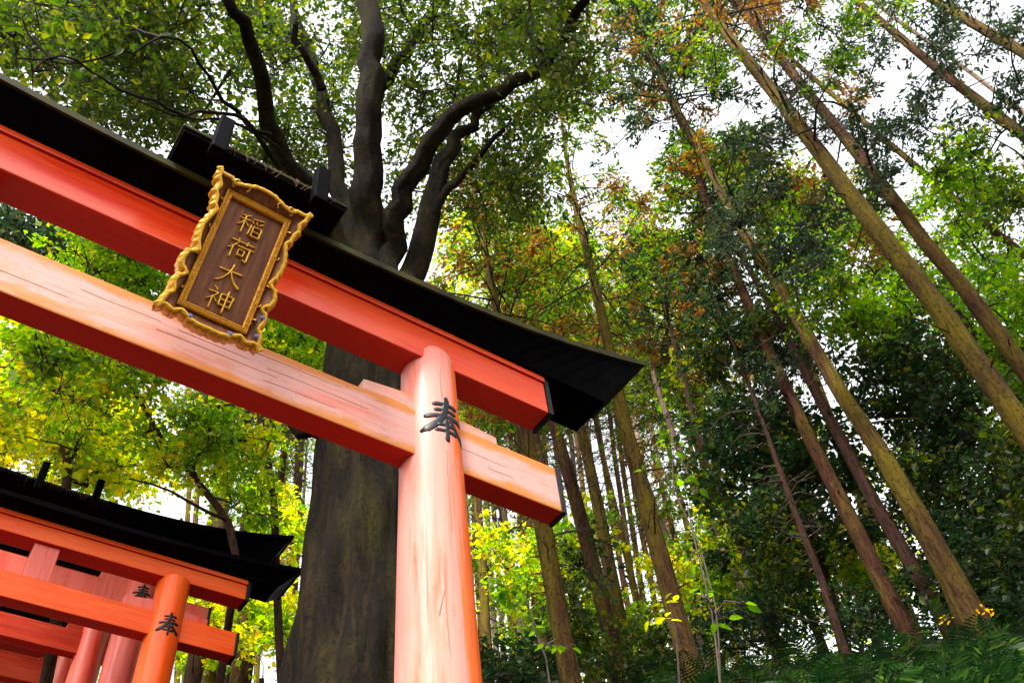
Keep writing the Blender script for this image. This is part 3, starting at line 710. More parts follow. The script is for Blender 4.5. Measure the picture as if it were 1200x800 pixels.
torii("fourth torii gate up the row, black roof just showing under the front gate's tie beam", 0.80, 1.36, 13.6, 0.19, 0.18,
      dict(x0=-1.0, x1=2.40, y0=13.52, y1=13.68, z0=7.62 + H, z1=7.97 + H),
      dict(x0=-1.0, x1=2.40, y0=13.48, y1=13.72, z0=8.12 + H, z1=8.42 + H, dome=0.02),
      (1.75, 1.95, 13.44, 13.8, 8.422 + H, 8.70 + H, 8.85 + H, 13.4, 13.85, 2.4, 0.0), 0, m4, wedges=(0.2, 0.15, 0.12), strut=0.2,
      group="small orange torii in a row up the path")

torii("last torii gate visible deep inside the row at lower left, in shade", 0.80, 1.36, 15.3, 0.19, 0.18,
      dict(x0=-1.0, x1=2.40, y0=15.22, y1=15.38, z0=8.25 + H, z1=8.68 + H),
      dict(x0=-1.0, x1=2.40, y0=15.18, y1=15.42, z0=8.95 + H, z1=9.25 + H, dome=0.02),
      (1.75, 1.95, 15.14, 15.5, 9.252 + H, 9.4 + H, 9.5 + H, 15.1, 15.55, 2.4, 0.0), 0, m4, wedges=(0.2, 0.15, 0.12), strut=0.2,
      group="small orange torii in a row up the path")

# ------------------------------------------------------------------ the great evergreen behind the gate
def cosang(px, py): return F / math.sqrt((px - 600) ** 2 + (py - 400) ** 2 + F * F)
def rad_for(px, py, wpx, diam):
    r = ray(px, py); return diam * F / wpx / cosang(px, py) * math.hypot(r[0], r[1])
def radii(P, pxs, wpx):
    """trunk radius at each point from the width it shows"""
    return [w * depth_of(p) / F / 2 for p, w in zip(P, wpx)]
def great_tree():
    r0 = 7.6
    base = at_r(408, 800, r0)
    o = thing("evergreen_tree", "huge old evergreen with mossy many-limbed trunk rising behind the nearest gate's beams", "tree", (base[0], base[1], float(ground_z(base[0], base[1]))))
    O = np.array(o.location)
    spine = [at_r(x, y, r0) for x, y in ((410, 800), (419, 640), (424, 500), (426, 410), (430, 350))]
    P = rooted(spine)
    R = [0.62] * (len(P) - 5) + [0.56, 0.52, 0.485, 0.47, 0.40]
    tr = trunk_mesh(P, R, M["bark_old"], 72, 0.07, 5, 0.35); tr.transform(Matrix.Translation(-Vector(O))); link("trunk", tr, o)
    nodes = []
    rl = np.random.default_rng(2)
    def limb(pts, dr, w):
        m = len(pts); PP = [at_r(x, y, r0 + (dr - 1.9) * min(1.0, max(0.0, (320 - y) / 330.0))) for k, (x, y) in enumerate(pts)]
        RR = [0.70 * ww * depth_of(p) / F / 2 for p, ww in zip(PP, w)]
        for _ in range(2):                                   # round the elbows
            PP = [PP[0]] + [q for a, b in zip(PP, PP[1:]) for q in (a * 0.75 + b * 0.25, a * 0.25 + b * 0.75)] + [PP[-1]]
            RR = [RR[0]] + [q for a, b in zip(RR, RR[1:]) for q in (a * 0.75 + b * 0.25, a * 0.25 + b * 0.75)] + [RR[-1]]
        PP = [p + rl.normal(size=3) * 0.035 if 0 < k < len(PP) - 1 else p for k, p in enumerate(PP)]
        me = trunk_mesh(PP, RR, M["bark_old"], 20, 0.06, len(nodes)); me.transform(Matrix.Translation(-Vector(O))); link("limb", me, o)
        for a, b in zip(PP, PP[1:]):
            for s in (0.5, 1.0): nodes.append(a + (b - a) * s)
    limb([(422, 370), (398, 285), (366, 225), (333, 190), (316, 150), (297, 60), (262, -10), (235, -80)], -1.2, [50, 44, 36, 30, 28, 24, 18, 12])
    limb([(428, 370), (430, 290), (430, 200), (433, 120), (436, 40), (430, -60), (425, -160)], -0.6, [64, 54, 46, 42, 36, 28, 20])
    limb([(420, 360), (408, 270), (394, 190), (376, 100), (352, 30), (325, -50)], 0.8, [40, 34, 28, 20, 14, 10])
    limb([(434, 120), (468, 70), (505, 20), (560, -60)], 0.5, [26, 20, 16, 10])
    limb([(438, 370), (455, 300), (470, 232), (500, 170), (527, 133), (587, 107), (634, 77), (668, 35), (696, -10), (720, -70)], -1.0, [54, 44, 36, 31, 28, 24, 21, 18, 15, 10])
    limb([(446, 375), (484, 325), (505, 250), (523, 170), (545, 150), (580, 115)], 0.9, [54, 46, 36, 28, 18, 10])
    limb([(505, 255), (530, 215), (560, 180), (590, 150)], 0.5, [18, 14, 11, 7])
    limb([(376, 105), (350, 60), (342, 20), (338, -40)], -0.6, [16, 12, 10, 7])
    limb([(333, 205), (300, 160), (262, 120), (213, 37), (150, 60), (60, 70)], -1.5, [10, 8, 7, 5, 4, 3])
    limb([(318, 160), (250, 128), (175, 132), (90, 60), (20, 65)], -2.2, [8, 6, 5, 4, 3])
    limb([(395, 300), (300, 135), (230, 140), (165, 118)], -1.8, [7, 5, 4, 3])
    limb([(372, 505), (352, 508), (345, 498), (340, 480)], -0.3, [22, 20, 14, 8])
    rng = np.random.default_rng(11)
    c = Crown(nodes, 12)
    blobs = [(90, 20, 130, 75, 66, 12.5, 18), (230, 20, 130, 90, 62, 13.5, 19), (380, 60, 120, 110, 56, 16.5, 21), (520, 60, 110, 90, 60, 16, 20),
             (640, 60, 75, 95, 46, 14.5, 18.5), (600, 190, 40, 60, 20, 14.5, 18), (170, 130, 80, 45, 32, 12.5, 17), (300, 190, 70, 50, 22, 15, 19), (560, 230, 60, 50, 16, 15, 19),
             (470, 210, 60, 60, 12, 16, 20), (360, 170, 50, 60, 14, 15.5, 19), (90, 40, 110, 60, 10, 10, 12), (640, 40, 60, 60, 8, 11.5, 13.5), (300, -130, 350, 50, 50, 13, 19), (-80, 0, 80, 90, 22, 10, 15), (600, -100, 120, 60, 18, 13, 18)]
    T = sample_blobs(blobs, rng)
    c.reach(T, 0.065, 0.1)
    for t in T: c.clump(t, rng.uniform(0.42, 0.75), int(rng.uniform(50, 185)), 0.098, 0.27, 0, 0.4, 11)
    c.finish(o, [M["leaf_camphor"]], M["twig"], O)
great_tree()

# ------------------------------------------------------------------ cedars: five crowns shared by all of them
def cedar_crown(seed, Hc=12.0, brown=0.16, dark=False, n_br=92):
    rng = np.random.default_rng(seed); lines = []; LV = []; LQ = []; MI = []; off = 0; dead = []
    for k in range(n_br):
        t = (k + rng.uniform(0, 1)) / n_br; z = t * Hc
        if rng.uniform() < 0.30: continue
        L = (2.7 * (1 - t) ** 0.75 + 0.25) * rng.uniform(0.55, 1.15) * (0.55 + 0.45 * min(1, t / 0.15))
        a = k * 2.399 + rng.uniform(-0.6, 0.6); e = rng.uniform(0.0, 0.5)
        s = np.linspace(0, 1, 6); rad = L * s
        x, y = np.cos(a + 0.25 * s * rng.normal()) * rad * math.cos(e), np.sin(a + 0.25 * s * rng.normal()) * rad * math.cos(e)
        P = np.stack([x, y, z + rad * math.sin(e) - 0.16 * L * s ** 2], -1)
        lines.append((P, np.linspace(0.022, 0.005, 6) * (0.5 + L / 3)))
        mi = 1 if rng.uniform() < brown else 0
        m = int(6 + L * 4)
        for q in range(m):
            u = rng.uniform(0.30, 1.0); b0 = np.array([np.interp(u, s, P[:, j]) for j in range(3)])
            aa = a + rng.choice([-1, 1]) * rng.uniform(0.3, 1.2); tl = rng.uniform(0.22, 0.55) * (1.15 - 0.5 * u)
            D = np.array([math.cos(aa), math.sin(aa), rng.uniform(-0.55, 0.25)]); b1 = b0 + D * tl
            lines.append((np.array([b0, b1]), np.array([0.006, 0.003])))
            nl = int(rng.uniform(6, 13)); v = rng.uniform(0.05, 1.1, nl)[:, None]
            Pp = b0 + (b1 - b0) * v + rng.normal(size=(nl, 3)) * 0.05
            T = rand_dirs(nl, rng, -0.5, 0.6) * 0.8 + D; T /= np.linalg.norm(T, axis=1)[:, None]
            V, Q = leaf_arrays(Pp, T, rng.uniform(0.08, 0.19, nl), 0.22, rng)
            LV.append(V); LQ.append(Q + off); off += len(V); MI.append(np.full(nl, mi if rng.uniform() > 0.1 else 1 - mi))
    for k in range(42):
        z = -rng.uniform(0.0, 4.5); L = rng.uniform(0.5, 2.0) * (1 + z / 7); a = rng.uniform(0, 6.28); s = np.linspace(0, 1, 5)
        P = np.stack([np.cos(a) * L * s, np.sin(a) * L * s, z + 0.35 * L * s - 0.45 * L * s * s], -1) + rng.normal(size=(5, 3)) * 0.03 * s[:, None]
        dead.append((P, np.linspace(0.016, 0.004, 5)))
        for q in range(3):
            u = rng.uniform(0.4, 0.9); b = np.array([np.interp(u, s, P[:, j]) for j in range(3)])
            dead.append((np.array([b, b + np.array([math.cos(a + rng.normal()), math.sin(a + rng.normal()), rng.uniform(-0.2, 0.5)]) * 0.45]), np.array([0.006, 0.003])))
    cr = fast_mesh("crown", np.concatenate(LV), np.concatenate(LQ), [M["needle_dark"] if dark else M["needle"], M["needle_brown"]], False, np.concatenate(MI))
    V, Q = tube_arrays(lines, 4); br = fast_mesh("branches", V, Q, M["twig"], True)
    V, Q = tube_arrays(dead, 4); dd = fast_mesh("dead_branches", V, Q, M["twig_pale"], True)
    return cr, br, dd
CROWNS = [cedar_crown(21, brown=0.10), cedar_crown(22, brown=0.25), cedar_crown(23, brown=0.12), cedar_crown(24, brown=0.45, n_br=70), cedar_crown(25, brown=0.08, dark=True), cedar_crown(26, brown=0.18, n_br=60)]
def put_crown(o, P, z_from, scale, var, seed):
    """crown + bare branches set on the trunk line P, starting at height z_from"""
    P = np.asarray(P); rng = random.Random(seed)
    zz = P[:, 2]
    b = np.array([np.interp(z_from, zz, P[:, j]) for j in range(3)]); t = P[-1]
    d = Vector(_unit(t - b)); q = Vector((0, 0, 1)).rotation_difference(d) @ Matrix.Rotation(rng.uniform(0, 6.28), 3, 'Z').to_quaternion()
    sz = np.linalg.norm(t - b) / 12.0
    for nm, me in zip(("crown", "branches", "dead_branches"), CROWNS[var]):
        c = link(nm, me, o, Vector(b) - o.location); c.rotation_mode = 'QUATERNION'; c.rotation_quaternion = q
        c.scale = (scale, scale, max(0.35, sz) if nm != "dead_branches" else 1.0); c["kind"] = "stuff"
G1 = "tall cedars on the slope at right"
G2 = "cedars behind the nearest gate's right end"
def cedar(label, pts, w, ref, diam, bark, crown_el=None, var=0, top=6.0, cs=1.0, group=None, base=None, cat="tree", boughs=(), seed=0, name="cedar_tree"):
    thin = {G1: 0.60, G2: 0.68}.get(group, 0.82)
    """pts bottom to top with shown widths w; distance from the real diameter at point ref, or from the visible base"""
    if base is not None:
        b = on_ground(*base); rad = min(12.6, math.hypot(b[0], b[1]))
    else:
        rad = rad_for(*pts[ref], w[ref], diam)
    P = pix_trunk(pts, rad); R = [q * thin for q in radii(P, pts, w)]
    P2 = rooted(P, top)
    R2 = ([R[0] * 1.06] if len(P2) > len(P) + (1 if top else 0) else []) + R + ([max(0.02, R[-1] * 0.35)] if top else [])
    z0 = P2[0]
    o = thing(name, label, cat, (z0[0], z0[1], z0[2]), group)
    me = trunk_mesh(P2, R2, bark, 18, 0.035, seed + 3, 0.25); me.transform(Matrix.Translation(-o.location)); link("trunk", me, o)
    rs = np.random.default_rng(seed + 500); ln = []
    A = np.asarray(P2); cum = np.concatenate([[0], np.cumsum(np.linalg.norm(np.diff(A, axis=0), axis=1))])
    for _ in range(int(cum[-1] * 1.6)):                      # broken branch stubs
        u = rs.uniform(0.08, 0.85) * cum[-1]; b = np.array([np.interp(u, cum, A[:, j]) for j in range(3)]); rr = np.interp(u, cum, R2)
        a = rs.uniform(0, 6.28); d = np.array([math.cos(a), math.sin(a), rs.uniform(-0.3, 0.4)]); L = rs.uniform(0.05, 0.30) + (rs.uniform(0.2, 0.7) if rs.random() < 0.25 else 0)
        ln.append((np.array([b + d * rr * 0.7, b + d * (rr + L * 0.5), b + d * (rr + L) + [0, 0, -0.1 * L]]), np.array([0.020, 0.013, 0.006]) * (0.6 + rr * 2)))
    V, Q = tube_arrays(ln, 5); sn = link("snags", fast_mesh("snags", V - np.array(o.location), Q, bark, True), o); sn["kind"] = "stuff"
    if crown_el is not None:
        h = math.tan(math.radians(crown_el)) * rad + EYE[2]
        h = min(h, P2[-1][2] - 2.0)
        put_crown(o, P2, h, cs, var, seed)
    if boughs:
        rng = np.random.default_rng(seed + 77); nodes = []
        for a, b in zip(P2, P2[1:]):
            for s in np.linspace(0, 1, 8): nodes.append(np.asarray(a) + (np.asarray(b) - a) * s)
        c = Crown(nodes, seed + 5); O = np.array(o.location)
        dist = rad / math.cos(math.radians(42))
        for (cx, cy, rx, ry, n, mi) in boughs:
            T = [at_r(cx + rx * q * math.cos(a), cy + ry * q * math.sin(a), rad + rng.uniform(-1.6, 1.2)) for a, q in zip(rng.uniform(0, 6.28, n), np.sqrt(rng.uniform(0, 1, n)))]
            c.reach(T, 0.03, 0.05)
            for t in T: c.clump(t, rng.uniform(0.28, 0.5), int(rng.uniform(70, 150)), 0.11, 0.2, mi, 0.5, 9, -0.55)
        c.finish(o, [M["needle_dark"], M["needle_brown"], M["needle"]], M["twig"], O, "boughs")
    return o
BC, BR, BD, BP = M["bark_cedar"], M["bark_red"], M["bark_dark"], M["bark_pale"]
G1 = "tall cedars on the slope at right"
cedar("tall cedar with thick olive-brown trunk crossing the right edge at mid height", [(1215, 530), (1100, 360), (1005, 237), (900, 102), (822, 0)], [48, 40, 34, 24, 17], 1, 0.44, BC, 61, 5, 9, 0.9, G1, seed=1, boughs=[(880, 60, 60, 40, 8, 2), (960, 60, 50, 50, 8, 2), (900, 140, 60, 40, 6, 0)])
cedar("tall cedar with paler scaly reddish trunk just right of the thickest right-hand trunk", [(1230, 470), (1133, 340), (1083, 284), (987, 157), (917, 70), (857, 0)], [36, 30, 27, 22, 18, 14], 1, 0.40, BR, 62, 5, 9, 0.9, G1, seed=2, boughs=[(880, 10, 35, 20, 8, 1), (960, 250, 40, 50, 8, 0), (950, 120, 50, 40, 6, 0), (1040, 200, 50, 40, 8, 0)])
cedar("slim yellowish cedar slanting to the right edge, the thinnest trunk of the right group", [(1240, 328), (1157, 263), (1030, 160), (930, 70), (880, 20)], [16, 14, 11, 8, 6], 1, 0.22, BC, 62, 5, 6, 0.7, G1, seed=3)
cedar("upper right cedar with dark tufted boughs hanging left of its trunk", [(1260, 215), (1200, 160), (1100, 80), (1000, 0)], [25, 22, 18, 13], 1, 0.34, BR, 62, 4, 8, 1.0, G1, seed=4, boughs=[(1010, 60, 45, 45, 12, 0), (1000, 110, 30, 30, 6, 1), (1090, 130, 70, 30, 10, 0), (1080, 30, 50, 35, 12, 0), (1030, 20, 40, 30, 8, 2), (1150, 190, 60, 40, 12, 2), (1020, 160, 50, 40, 10, 0)])
cedar("pinkish thin trunk crossing behind the upper right cedar", [(1250, 170), (1200, 132), (1133, 83), (1047, 20), (1000, -20)], [11, 10, 8, 7, 5], 1, 0.2, BP, 64, 5, 6, 0.8, G1, seed=5)
cedar("yellow-green mossy cedar trunk cutting the top right corner", [(1260, 105), (1200, 63), (1150, 35), (1093, 0), (1050, -30)], [24, 21, 19, 17, 14], 1, 0.34, BC, 66, 4, 8, 1.0, G1, seed=6, boughs=[(1120, 60, 40, 30, 6, 0), (1190, 120, 40, 40, 8, 0), (1170, 20, 40, 30, 8, 0)])
cedar("dark red-trunked cedar with yellow-lit upper stem, left of the mossy cedar on the slope", [(1067, 745), (957, 533), (933, 483), (883, 370), (838, 265), (800, 150), (765, 67), (730, 0)], [36, 28, 25, 20, 16, 13, 11, 9], 0, 0.4, BR, 62, 2, 5, 0.9, G1, base=(1067, 752), seed=7,
      boughs=[(860, 215, 50, 50, 16, 0), (830, 300, 35, 40, 6, 1), (910, 430, 40, 50, 10, 0)])
cedar("mossy olive cedar with wide flared base among the ferns at lower right", [(1150, 752), (1120, 690), (1087, 630), (1033, 533), (990, 467), (947, 393), (913, 333), (863, 262), (820, 177), (790, 120)], [66, 52, 46, 36, 30, 26, 22, 17, 13, 10], 0, 0.5, BC, 60, 4, 6, 0.9, G1, base=(1152, 765), seed=8,
      boughs=[(900, 270, 60, 60, 24, 0), (940, 320, 40, 30, 12, 0), (880, 200, 50, 40, 10, 0), (960, 350, 40, 30, 8, 2)])
cedar("shaded rust-brown cedar close behind the mossy flared cedar", [(1105, 725), (1068, 660), (1033, 600), (985, 510), (940, 430)], [32, 29, 26, 22, 18], 0, 0.4, BD, 52, 2, 8, 0.9, G1, base=(1108, 735), seed=9)
G2 = "cedars behind the nearest gate's right end"
cedar("knobbly olive cedar rising past the tip of the black roof beam to a bare top", [(815, 805), (770, 640), (735, 505), (713, 400), (677, 258), (655, 120)], [38, 31, 25, 19, 12, 4], 1, 0.36, BC, 49, 5, 1.0, 0.75, G2, seed=10)
cedar("stout cedar directly behind the end of the faded tie beam", [(672, 805), (640, 650), (613, 500), (590, 400), (565, 280)], [36, 32, 27, 18, 10], 1, 0.40, BC, 47, 3, 4, 0.9, G2, seed=11)
cedar("reddish cedar just right of the tie beam's black end cap", [(730, 800), (687, 630), (652, 505), (620, 400), (590, 300)], [30, 26, 20, 14, 8], 1, 0.40, BR, 47, 1, 4, 0.9, G2, seed=12)
cedar("olive cedar half hidden behind the reddish one right of the tie beam cap", [(742, 800), (712, 660), (688, 530), (665, 430), (645, 340)], [26, 23, 18, 12, 7], 1, 0.38, BC, 47, 0, 4, 0.9, G2, seed=13)
cedar("thin pinkish trunk leaning in the gap right of the black roof tip", [(912, 770), (870, 690), (833, 617), (793, 520), (767, 443), (750, 350), (742, 270)], [17, 14, 12, 11, 9, 7, 4], 2, 0.22, BP, 50, 3, 3, 0.8, G2, seed=14)
cedar("thin dark cedar in shade left of the dark red-trunked slope cedar", [(912, 765), (883, 665), (850, 585), (815, 500), (790, 400)], [22, 19, 16, 12, 8], 1, 0.3, BD, 48, 4, 4, 0.8, G2, seed=15)
cedar("slender dark trunk on the fern slope, second left of the dark red-trunked cedar", [(986, 752), (963, 676), (930, 590), (900, 510)], [15, 13, 11, 8], 1, 0.2, BD, 45, 4, 5, 0.6, G2, base=(987, 758), seed=16)
cedar("short reddish trunk in the bright gap between two dark slope trunks", [(958, 742), (933, 676), (905, 600), (880, 530)], [15, 13, 11, 9], 1, 0.24, BR, 44, 2, 5, 0.6, G2, seed=17)
G3 = "slender trunks in the bright gap between pillar and tie beam end"
cedar("pale straight cedar trunk, nearest the pillar in the bright gap under the tie beam", [(574, 805), (567, 667), (557, 575), (545, 470)], [15, 13, 11, 8], 1, 0.3, BC, 44, 1, 6, 0.9, G3, seed=18)
cedar("thin pale trunk, second from the pillar under the tie beam", [(616, 805), (606, 690), (590, 597), (575, 500)], [12, 10, 8, 6], 1, 0.26, BP, 44, 3, 6, 0.9, G3, seed=19)
cedar("thin olive trunk in front of the stout cedar's left side", [(640, 805), (628, 700), (612, 590), (600, 520)], [12, 10, 8, 6], 1, 0.25, BC, 44, 0, 6, 0.9, G3, seed=20)
cedar("dim brown trunk between the stout cedar and the reddish cedar", [(698, 805), (672, 700), (650, 610), (630, 520)], [17, 15, 12, 8], 1, 0.32, BR, 45, 2, 6, 0.9, G3, seed=21)
cedar("faint thin trunk right of the reddish cedar pair, by the leafy sapling", [(772, 805), (742, 690), (722, 600), (700, 500)], [12, 11, 9, 7], 1, 0.25, BC, 46, 1, 6, 0.8, G3, seed=22)
cedar("bare pale trunk seen between black roof tip and knobbly cedar", [(840, 805), (790, 660), (742, 520), (715, 440), (690, 360)], [14, 12, 10, 9, 7], 2, 0.24, BP, 48, 1, 5, 0.8, G3, seed=23)
G4 = "trunks left of the great evergreen"
cedar("thin crooked trunk close along the left side of the great evergreen", [(337, 805), (343, 690), (350, 560), (352, 480), (360, 390)], [13, 13, 12, 10, 8], 1, 0.26, BD, 46, 1, 5, 0.8, G4, seed=24)
cedar("yellow-green mossy trunk under the tip of the upper small black roof", [(246, 800), (255, 640), (263, 560), (270, 470), (280, 380)], [24, 21, 19, 15, 10], 1, 0.42, BC, 46, 0, 5, 0.9, G4, seed=25)
cedar("dark slim trunk right of the yellow-green mossy trunk above the small roofs", [(264, 800), (282, 640), (297, 540), (312, 440)], [16, 12, 10, 7], 1, 0.26, BD, 46, 2, 5, 0.8, G4, seed=26)
cedar("brown trunk midway between mossy trunk and the great evergreen", [(276, 805), (297, 640), (314, 530), (330, 420)], [19, 16, 14, 10], 1, 0.32, BR, 46, 5, 5, 0.9, G4, seed=27)
cedar("short dark trunk right beside the small gate's tie beam end", [(222, 810), (236, 730), (250, 660)], [26, 24, 20], 1, 0.4, BD, 44, 4, 7, 0.8, G4, seed=28)
cedar("paired brown trunk just right of the small gates' black roof ends", [(288, 805), (302, 705), (322, 600), (338, 500)], [16, 15, 12, 9], 1, 0.3, BR, 45, 0, 6, 0.8, G4, seed=29)
for k, (x0, x1, y1) in enumerate([(560, 540, 480), (584, 563, 470), (604, 580, 470), (628, 598, 500), (655, 618, 480), (690, 640, 440), (716, 668, 460), (752, 690, 430), (784, 722, 440), (800, 735, 440), (848, 772, 470), (872, 800, 480), (566, 552, 500), (594, 574, 520), (622, 604, 510), (646, 622, 500), (664, 634, 470), (706, 664, 480), (728, 684, 470), (760, 712, 470), (770, 716, 450), (820, 756, 460), (215, 240, 470), (232, 262, 450), (300, 318, 440), (328, 338, 430), (206, 226, 520)]):
    cedar("slim distant cedar trunk standing in the bright wood behind the gates", [(x0, 805), ((x0 + x1) / 2 - 1, 805 - (805 - y1) * 0.5), (x1, y1)], [9, 8, 6], 1, 0.26 + 0.02 * (k % 3), [BC, BP, BC, BR][k % 4], 43 + (k % 5), [1, 0, 5, 3, 2][k % 5], 6, 0.8, "slim distant trunks in the bright wood", seed=100 + k)
# a deeper rank of cedars whose trunks are only glimpsed
rngb = random.Random(4); made = 0
for k in range(400):
    if made >= 24: break
    az = math.radians(rngb.choice([rngb.uniform(-22, 46), rngb.uniform(-22, 98)])); r = rngb.uniform(17, 34); x, y = r * math.sin(az), r * math.cos(az)
    base = np.array([x, y, float(ground_z(x, y)) - 0.2]); hgt = rngb.uniform(12, 19) + (r - 17) * 0.25
    top = base + np.array([rngb.uniform(-.4, .4), rngb.uniform(-.4, .4), hgt])
    rr = rngb.uniform(0.11, 0.2)
    o = thing("cedar_tree", "background cedar, one of many behind the front trunks", "tree", tuple(base), "background cedars deep in the wood")
    me = trunk_mesh([base, (base + top) / 2 + np.array([rngb.uniform(-.15, .15), 0, 0]), top], [rr, rr * 0.75, 0.03], rngb.choice([BC, BC, BR, BP]), 10, 0.03, made)
    me.transform(Matrix.Translation(-o.location)); link("trunk", me, o)
    put_crown(o, [base, top], base[2] + hgt * rngb.uniform(0.30, 0.55), rngb.uniform(0.85, 1.2), rngb.choice([0, 1, 2, 3, 5, 1]), made)
    made += 1

# ------------------------------------------------------------------ broadleaf trees and undergrowth
def leafy(name, label, cat, group, foot, rad_, trunk, w, blobs, mats, size, clump, per, bark, asp=0.32, seed=0, flat=0.5, r0=0.02, extra_limbs=()):
    rng = np.random.default_rng(seed)
    P = pix_trunk(trunk, rad_); R = radii(P, trunk, w); P2 = rooted(P); R2 = ([R[0] * 1.1] if len(P2) > len(P) else []) + R
    o = thing(name, label, cat, tuple(P2[0]), group); O = np.array(o.location)
    me = trunk_mesh(P2, R2, bark, 10, 0.03, seed); me.transform(Matrix.Translation(-o.location)); link("trunk", me, o)
    nodes = []
    for a, b in zip(P2, P2[1:]):
        for s in np.linspace(0.1, 1, 7): nodes.append(np.asarray(a) + (np.asarray(b) - a) * s)
    for pts, dr, ww in extra_limbs:
        PP = [at_r(x, y, rad_ + dr * k / max(1, len(pts) - 1)) for k, (x, y) in enumerate(pts)]
        me = trunk_mesh(PP, radii(PP, pts, ww), bark, 7, 0.03, seed + len(nodes)); me.transform(Matrix.Translation(-o.location)); link("limb", me, o)
        for a, b in zip(PP, PP[1:]):
            for s in np.linspace(0.1, 1, 7): nodes.append(a + (b - a) * s)
    c = Crown(nodes, seed + 1); T = sample_blobs(blobs, rng); T = [t for t in T if t[2] > ground_z(t[0], t[1]) + 0.2]
    c.reach(T, r0)
    for t in T:
        c.clump(t, clump * rng.uniform(0.7, 1.3), int(per * rng.uniform(0.6, 1.4)), size, asp, int(rng.integers(0, len(mats))), flat, 9, -0.1)
    c.finish(o, mats, M["twig"], O)
    return o
MY, MM, LB, LD = M["leaf_yellow"], M["leaf_maple"], M["leaf_bright"], M["leaf_dark"]
GM = "maples behind the gates at left"
leafy("maple_tree", "yellow-green maple glowing between the tie beam and the small black roofs at far left", "tree", GM, None, 12.5, [(60, 760), (75, 640), (80, 540), (60, 440)], [14, 12, 10, 7],
      [(70, 500, 90, 50, 46, 16, 21), (40, 440, 70, 50, 26, 16, 20), (-60, 480, 60, 70, 16, 16, 20), (140, 540, 60, 40, 18, 16, 20)], [MY, MY, MM], 0.105, 0.65, 150, M["bark_dark"], 0.4, 31, 0.35, 0.02,
      [([(80, 540), (110, 500), (95, 440), (60, 400)], -1, [6, 5, 4, 3]), ([(78, 560), (105, 570), (112, 540), (130, 470)], 1, [6, 5, 4, 3])])
leafy("maple_tree", "green maple with arching dark branches under the tie beam, left of the great trunk", "tree", GM, None, 9.6, [(258, 780), (278, 660), (268, 610), (230, 560), (190, 515)], [10, 9, 9, 7, 6],
      [(120, 430, 100, 45, 34, 11.5, 15), (230, 520, 90, 45, 34, 12, 16), (60, 400, 60, 30, 16, 11.5, 14), (290, 570, 50, 60, 16, 13, 17), (330, 440, 40, 40, 8, 13, 16)], [MM, LB, MM, MY], 0.075, 0.48, 140, M["bark_dark"], 0.4, 32, 0.3, 0.018,
      [([(190, 515), (160, 460), (130, 425), (60, 435), (0, 430)], -0.8, [6, 5, 4, 3, 2]), ([(230, 560), (215, 520), (240, 480), (290, 470)], 0.6, [5, 4, 3, 2]), ([(268, 610), (240, 600), (190, 570), (150, 560)], -0.6, [5, 4, 3, 2])])
leafy("maple_tree", "bright green maple filling the gap between lintel and tie beam beside the plaque", "tree", GM, None, 11.0, [(330, 800), (322, 600), (300, 450), (250, 330)], [10, 9, 8, 5],
      [(140, 320, 50, 30, 16, 13.5, 16), (180, 345, 40, 30, 10, 13.5, 16), (345, 400, 45, 40, 18, 14, 17), (120, 290, 40, 20, 8, 13, 15), (330, 380, 30, 25, 8, 14, 17)], [LB, LB, MM], 0.085, 0.5, 130, M["bark_dark"], 0.38, 33, 0.35, 0.018,
      [([(322, 430), (345, 415), (370, 395)], -0.5, [6, 5, 4])])
leafy("evergreen_tree", "dark evergreen glimpsed at the far left between lintel and tie beam", "tree", None, None, 13.0, [(-90, 780), (-60, 560), (-30, 380), (20, 250)], [16, 14, 12, 8],
      [(30, 275, 50, 25, 16, 16, 20), (70, 300, 30, 14, 8, 16, 20), (-40, 250, 60, 60, 16, 16, 20)], [LD, M["needle_dark"]], 0.11, 0.5, 120, M["bark_dark"], 0.28, 34, 0.4)
GD = "dark evergreens under the cedars on the right slope"
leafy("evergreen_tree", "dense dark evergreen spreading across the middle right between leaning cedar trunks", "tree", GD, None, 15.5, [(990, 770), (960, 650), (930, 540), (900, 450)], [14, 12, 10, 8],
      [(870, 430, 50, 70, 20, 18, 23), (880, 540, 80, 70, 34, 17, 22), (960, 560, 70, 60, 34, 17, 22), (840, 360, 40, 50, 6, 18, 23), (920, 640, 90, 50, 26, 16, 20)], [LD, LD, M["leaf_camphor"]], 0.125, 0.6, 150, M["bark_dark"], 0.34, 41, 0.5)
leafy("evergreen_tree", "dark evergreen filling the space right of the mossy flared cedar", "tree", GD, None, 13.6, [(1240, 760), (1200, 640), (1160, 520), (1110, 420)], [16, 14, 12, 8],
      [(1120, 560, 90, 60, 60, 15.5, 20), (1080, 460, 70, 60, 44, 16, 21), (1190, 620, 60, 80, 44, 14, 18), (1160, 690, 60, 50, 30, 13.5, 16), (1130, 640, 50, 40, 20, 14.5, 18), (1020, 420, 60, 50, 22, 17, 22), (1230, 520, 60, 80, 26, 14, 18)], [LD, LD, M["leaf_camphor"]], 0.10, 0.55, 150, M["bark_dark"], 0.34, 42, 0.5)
leafy("evergreen_tree", "mid green broadleaf tree behind the thick right-hand trunks, lit leaves at its top", "tree", GD, None, 14.5, [(1300, 700), (1230, 520), (1150, 400), (1080, 320)], [16, 14, 12, 8],
      [(1060, 360, 70, 50, 26, 17, 22), (1140, 250, 60, 60, 26, 17, 22), (1190, 350, 50, 60, 24, 17, 21), (1180, 430, 50, 40, 16, 17, 20), (960, 330, 50, 40, 10, 17, 21)], [LB, LB, M["leaf_camphor"]], 0.10, 0.6, 170, M["bark_dark"], 0.34, 43, 0.5)
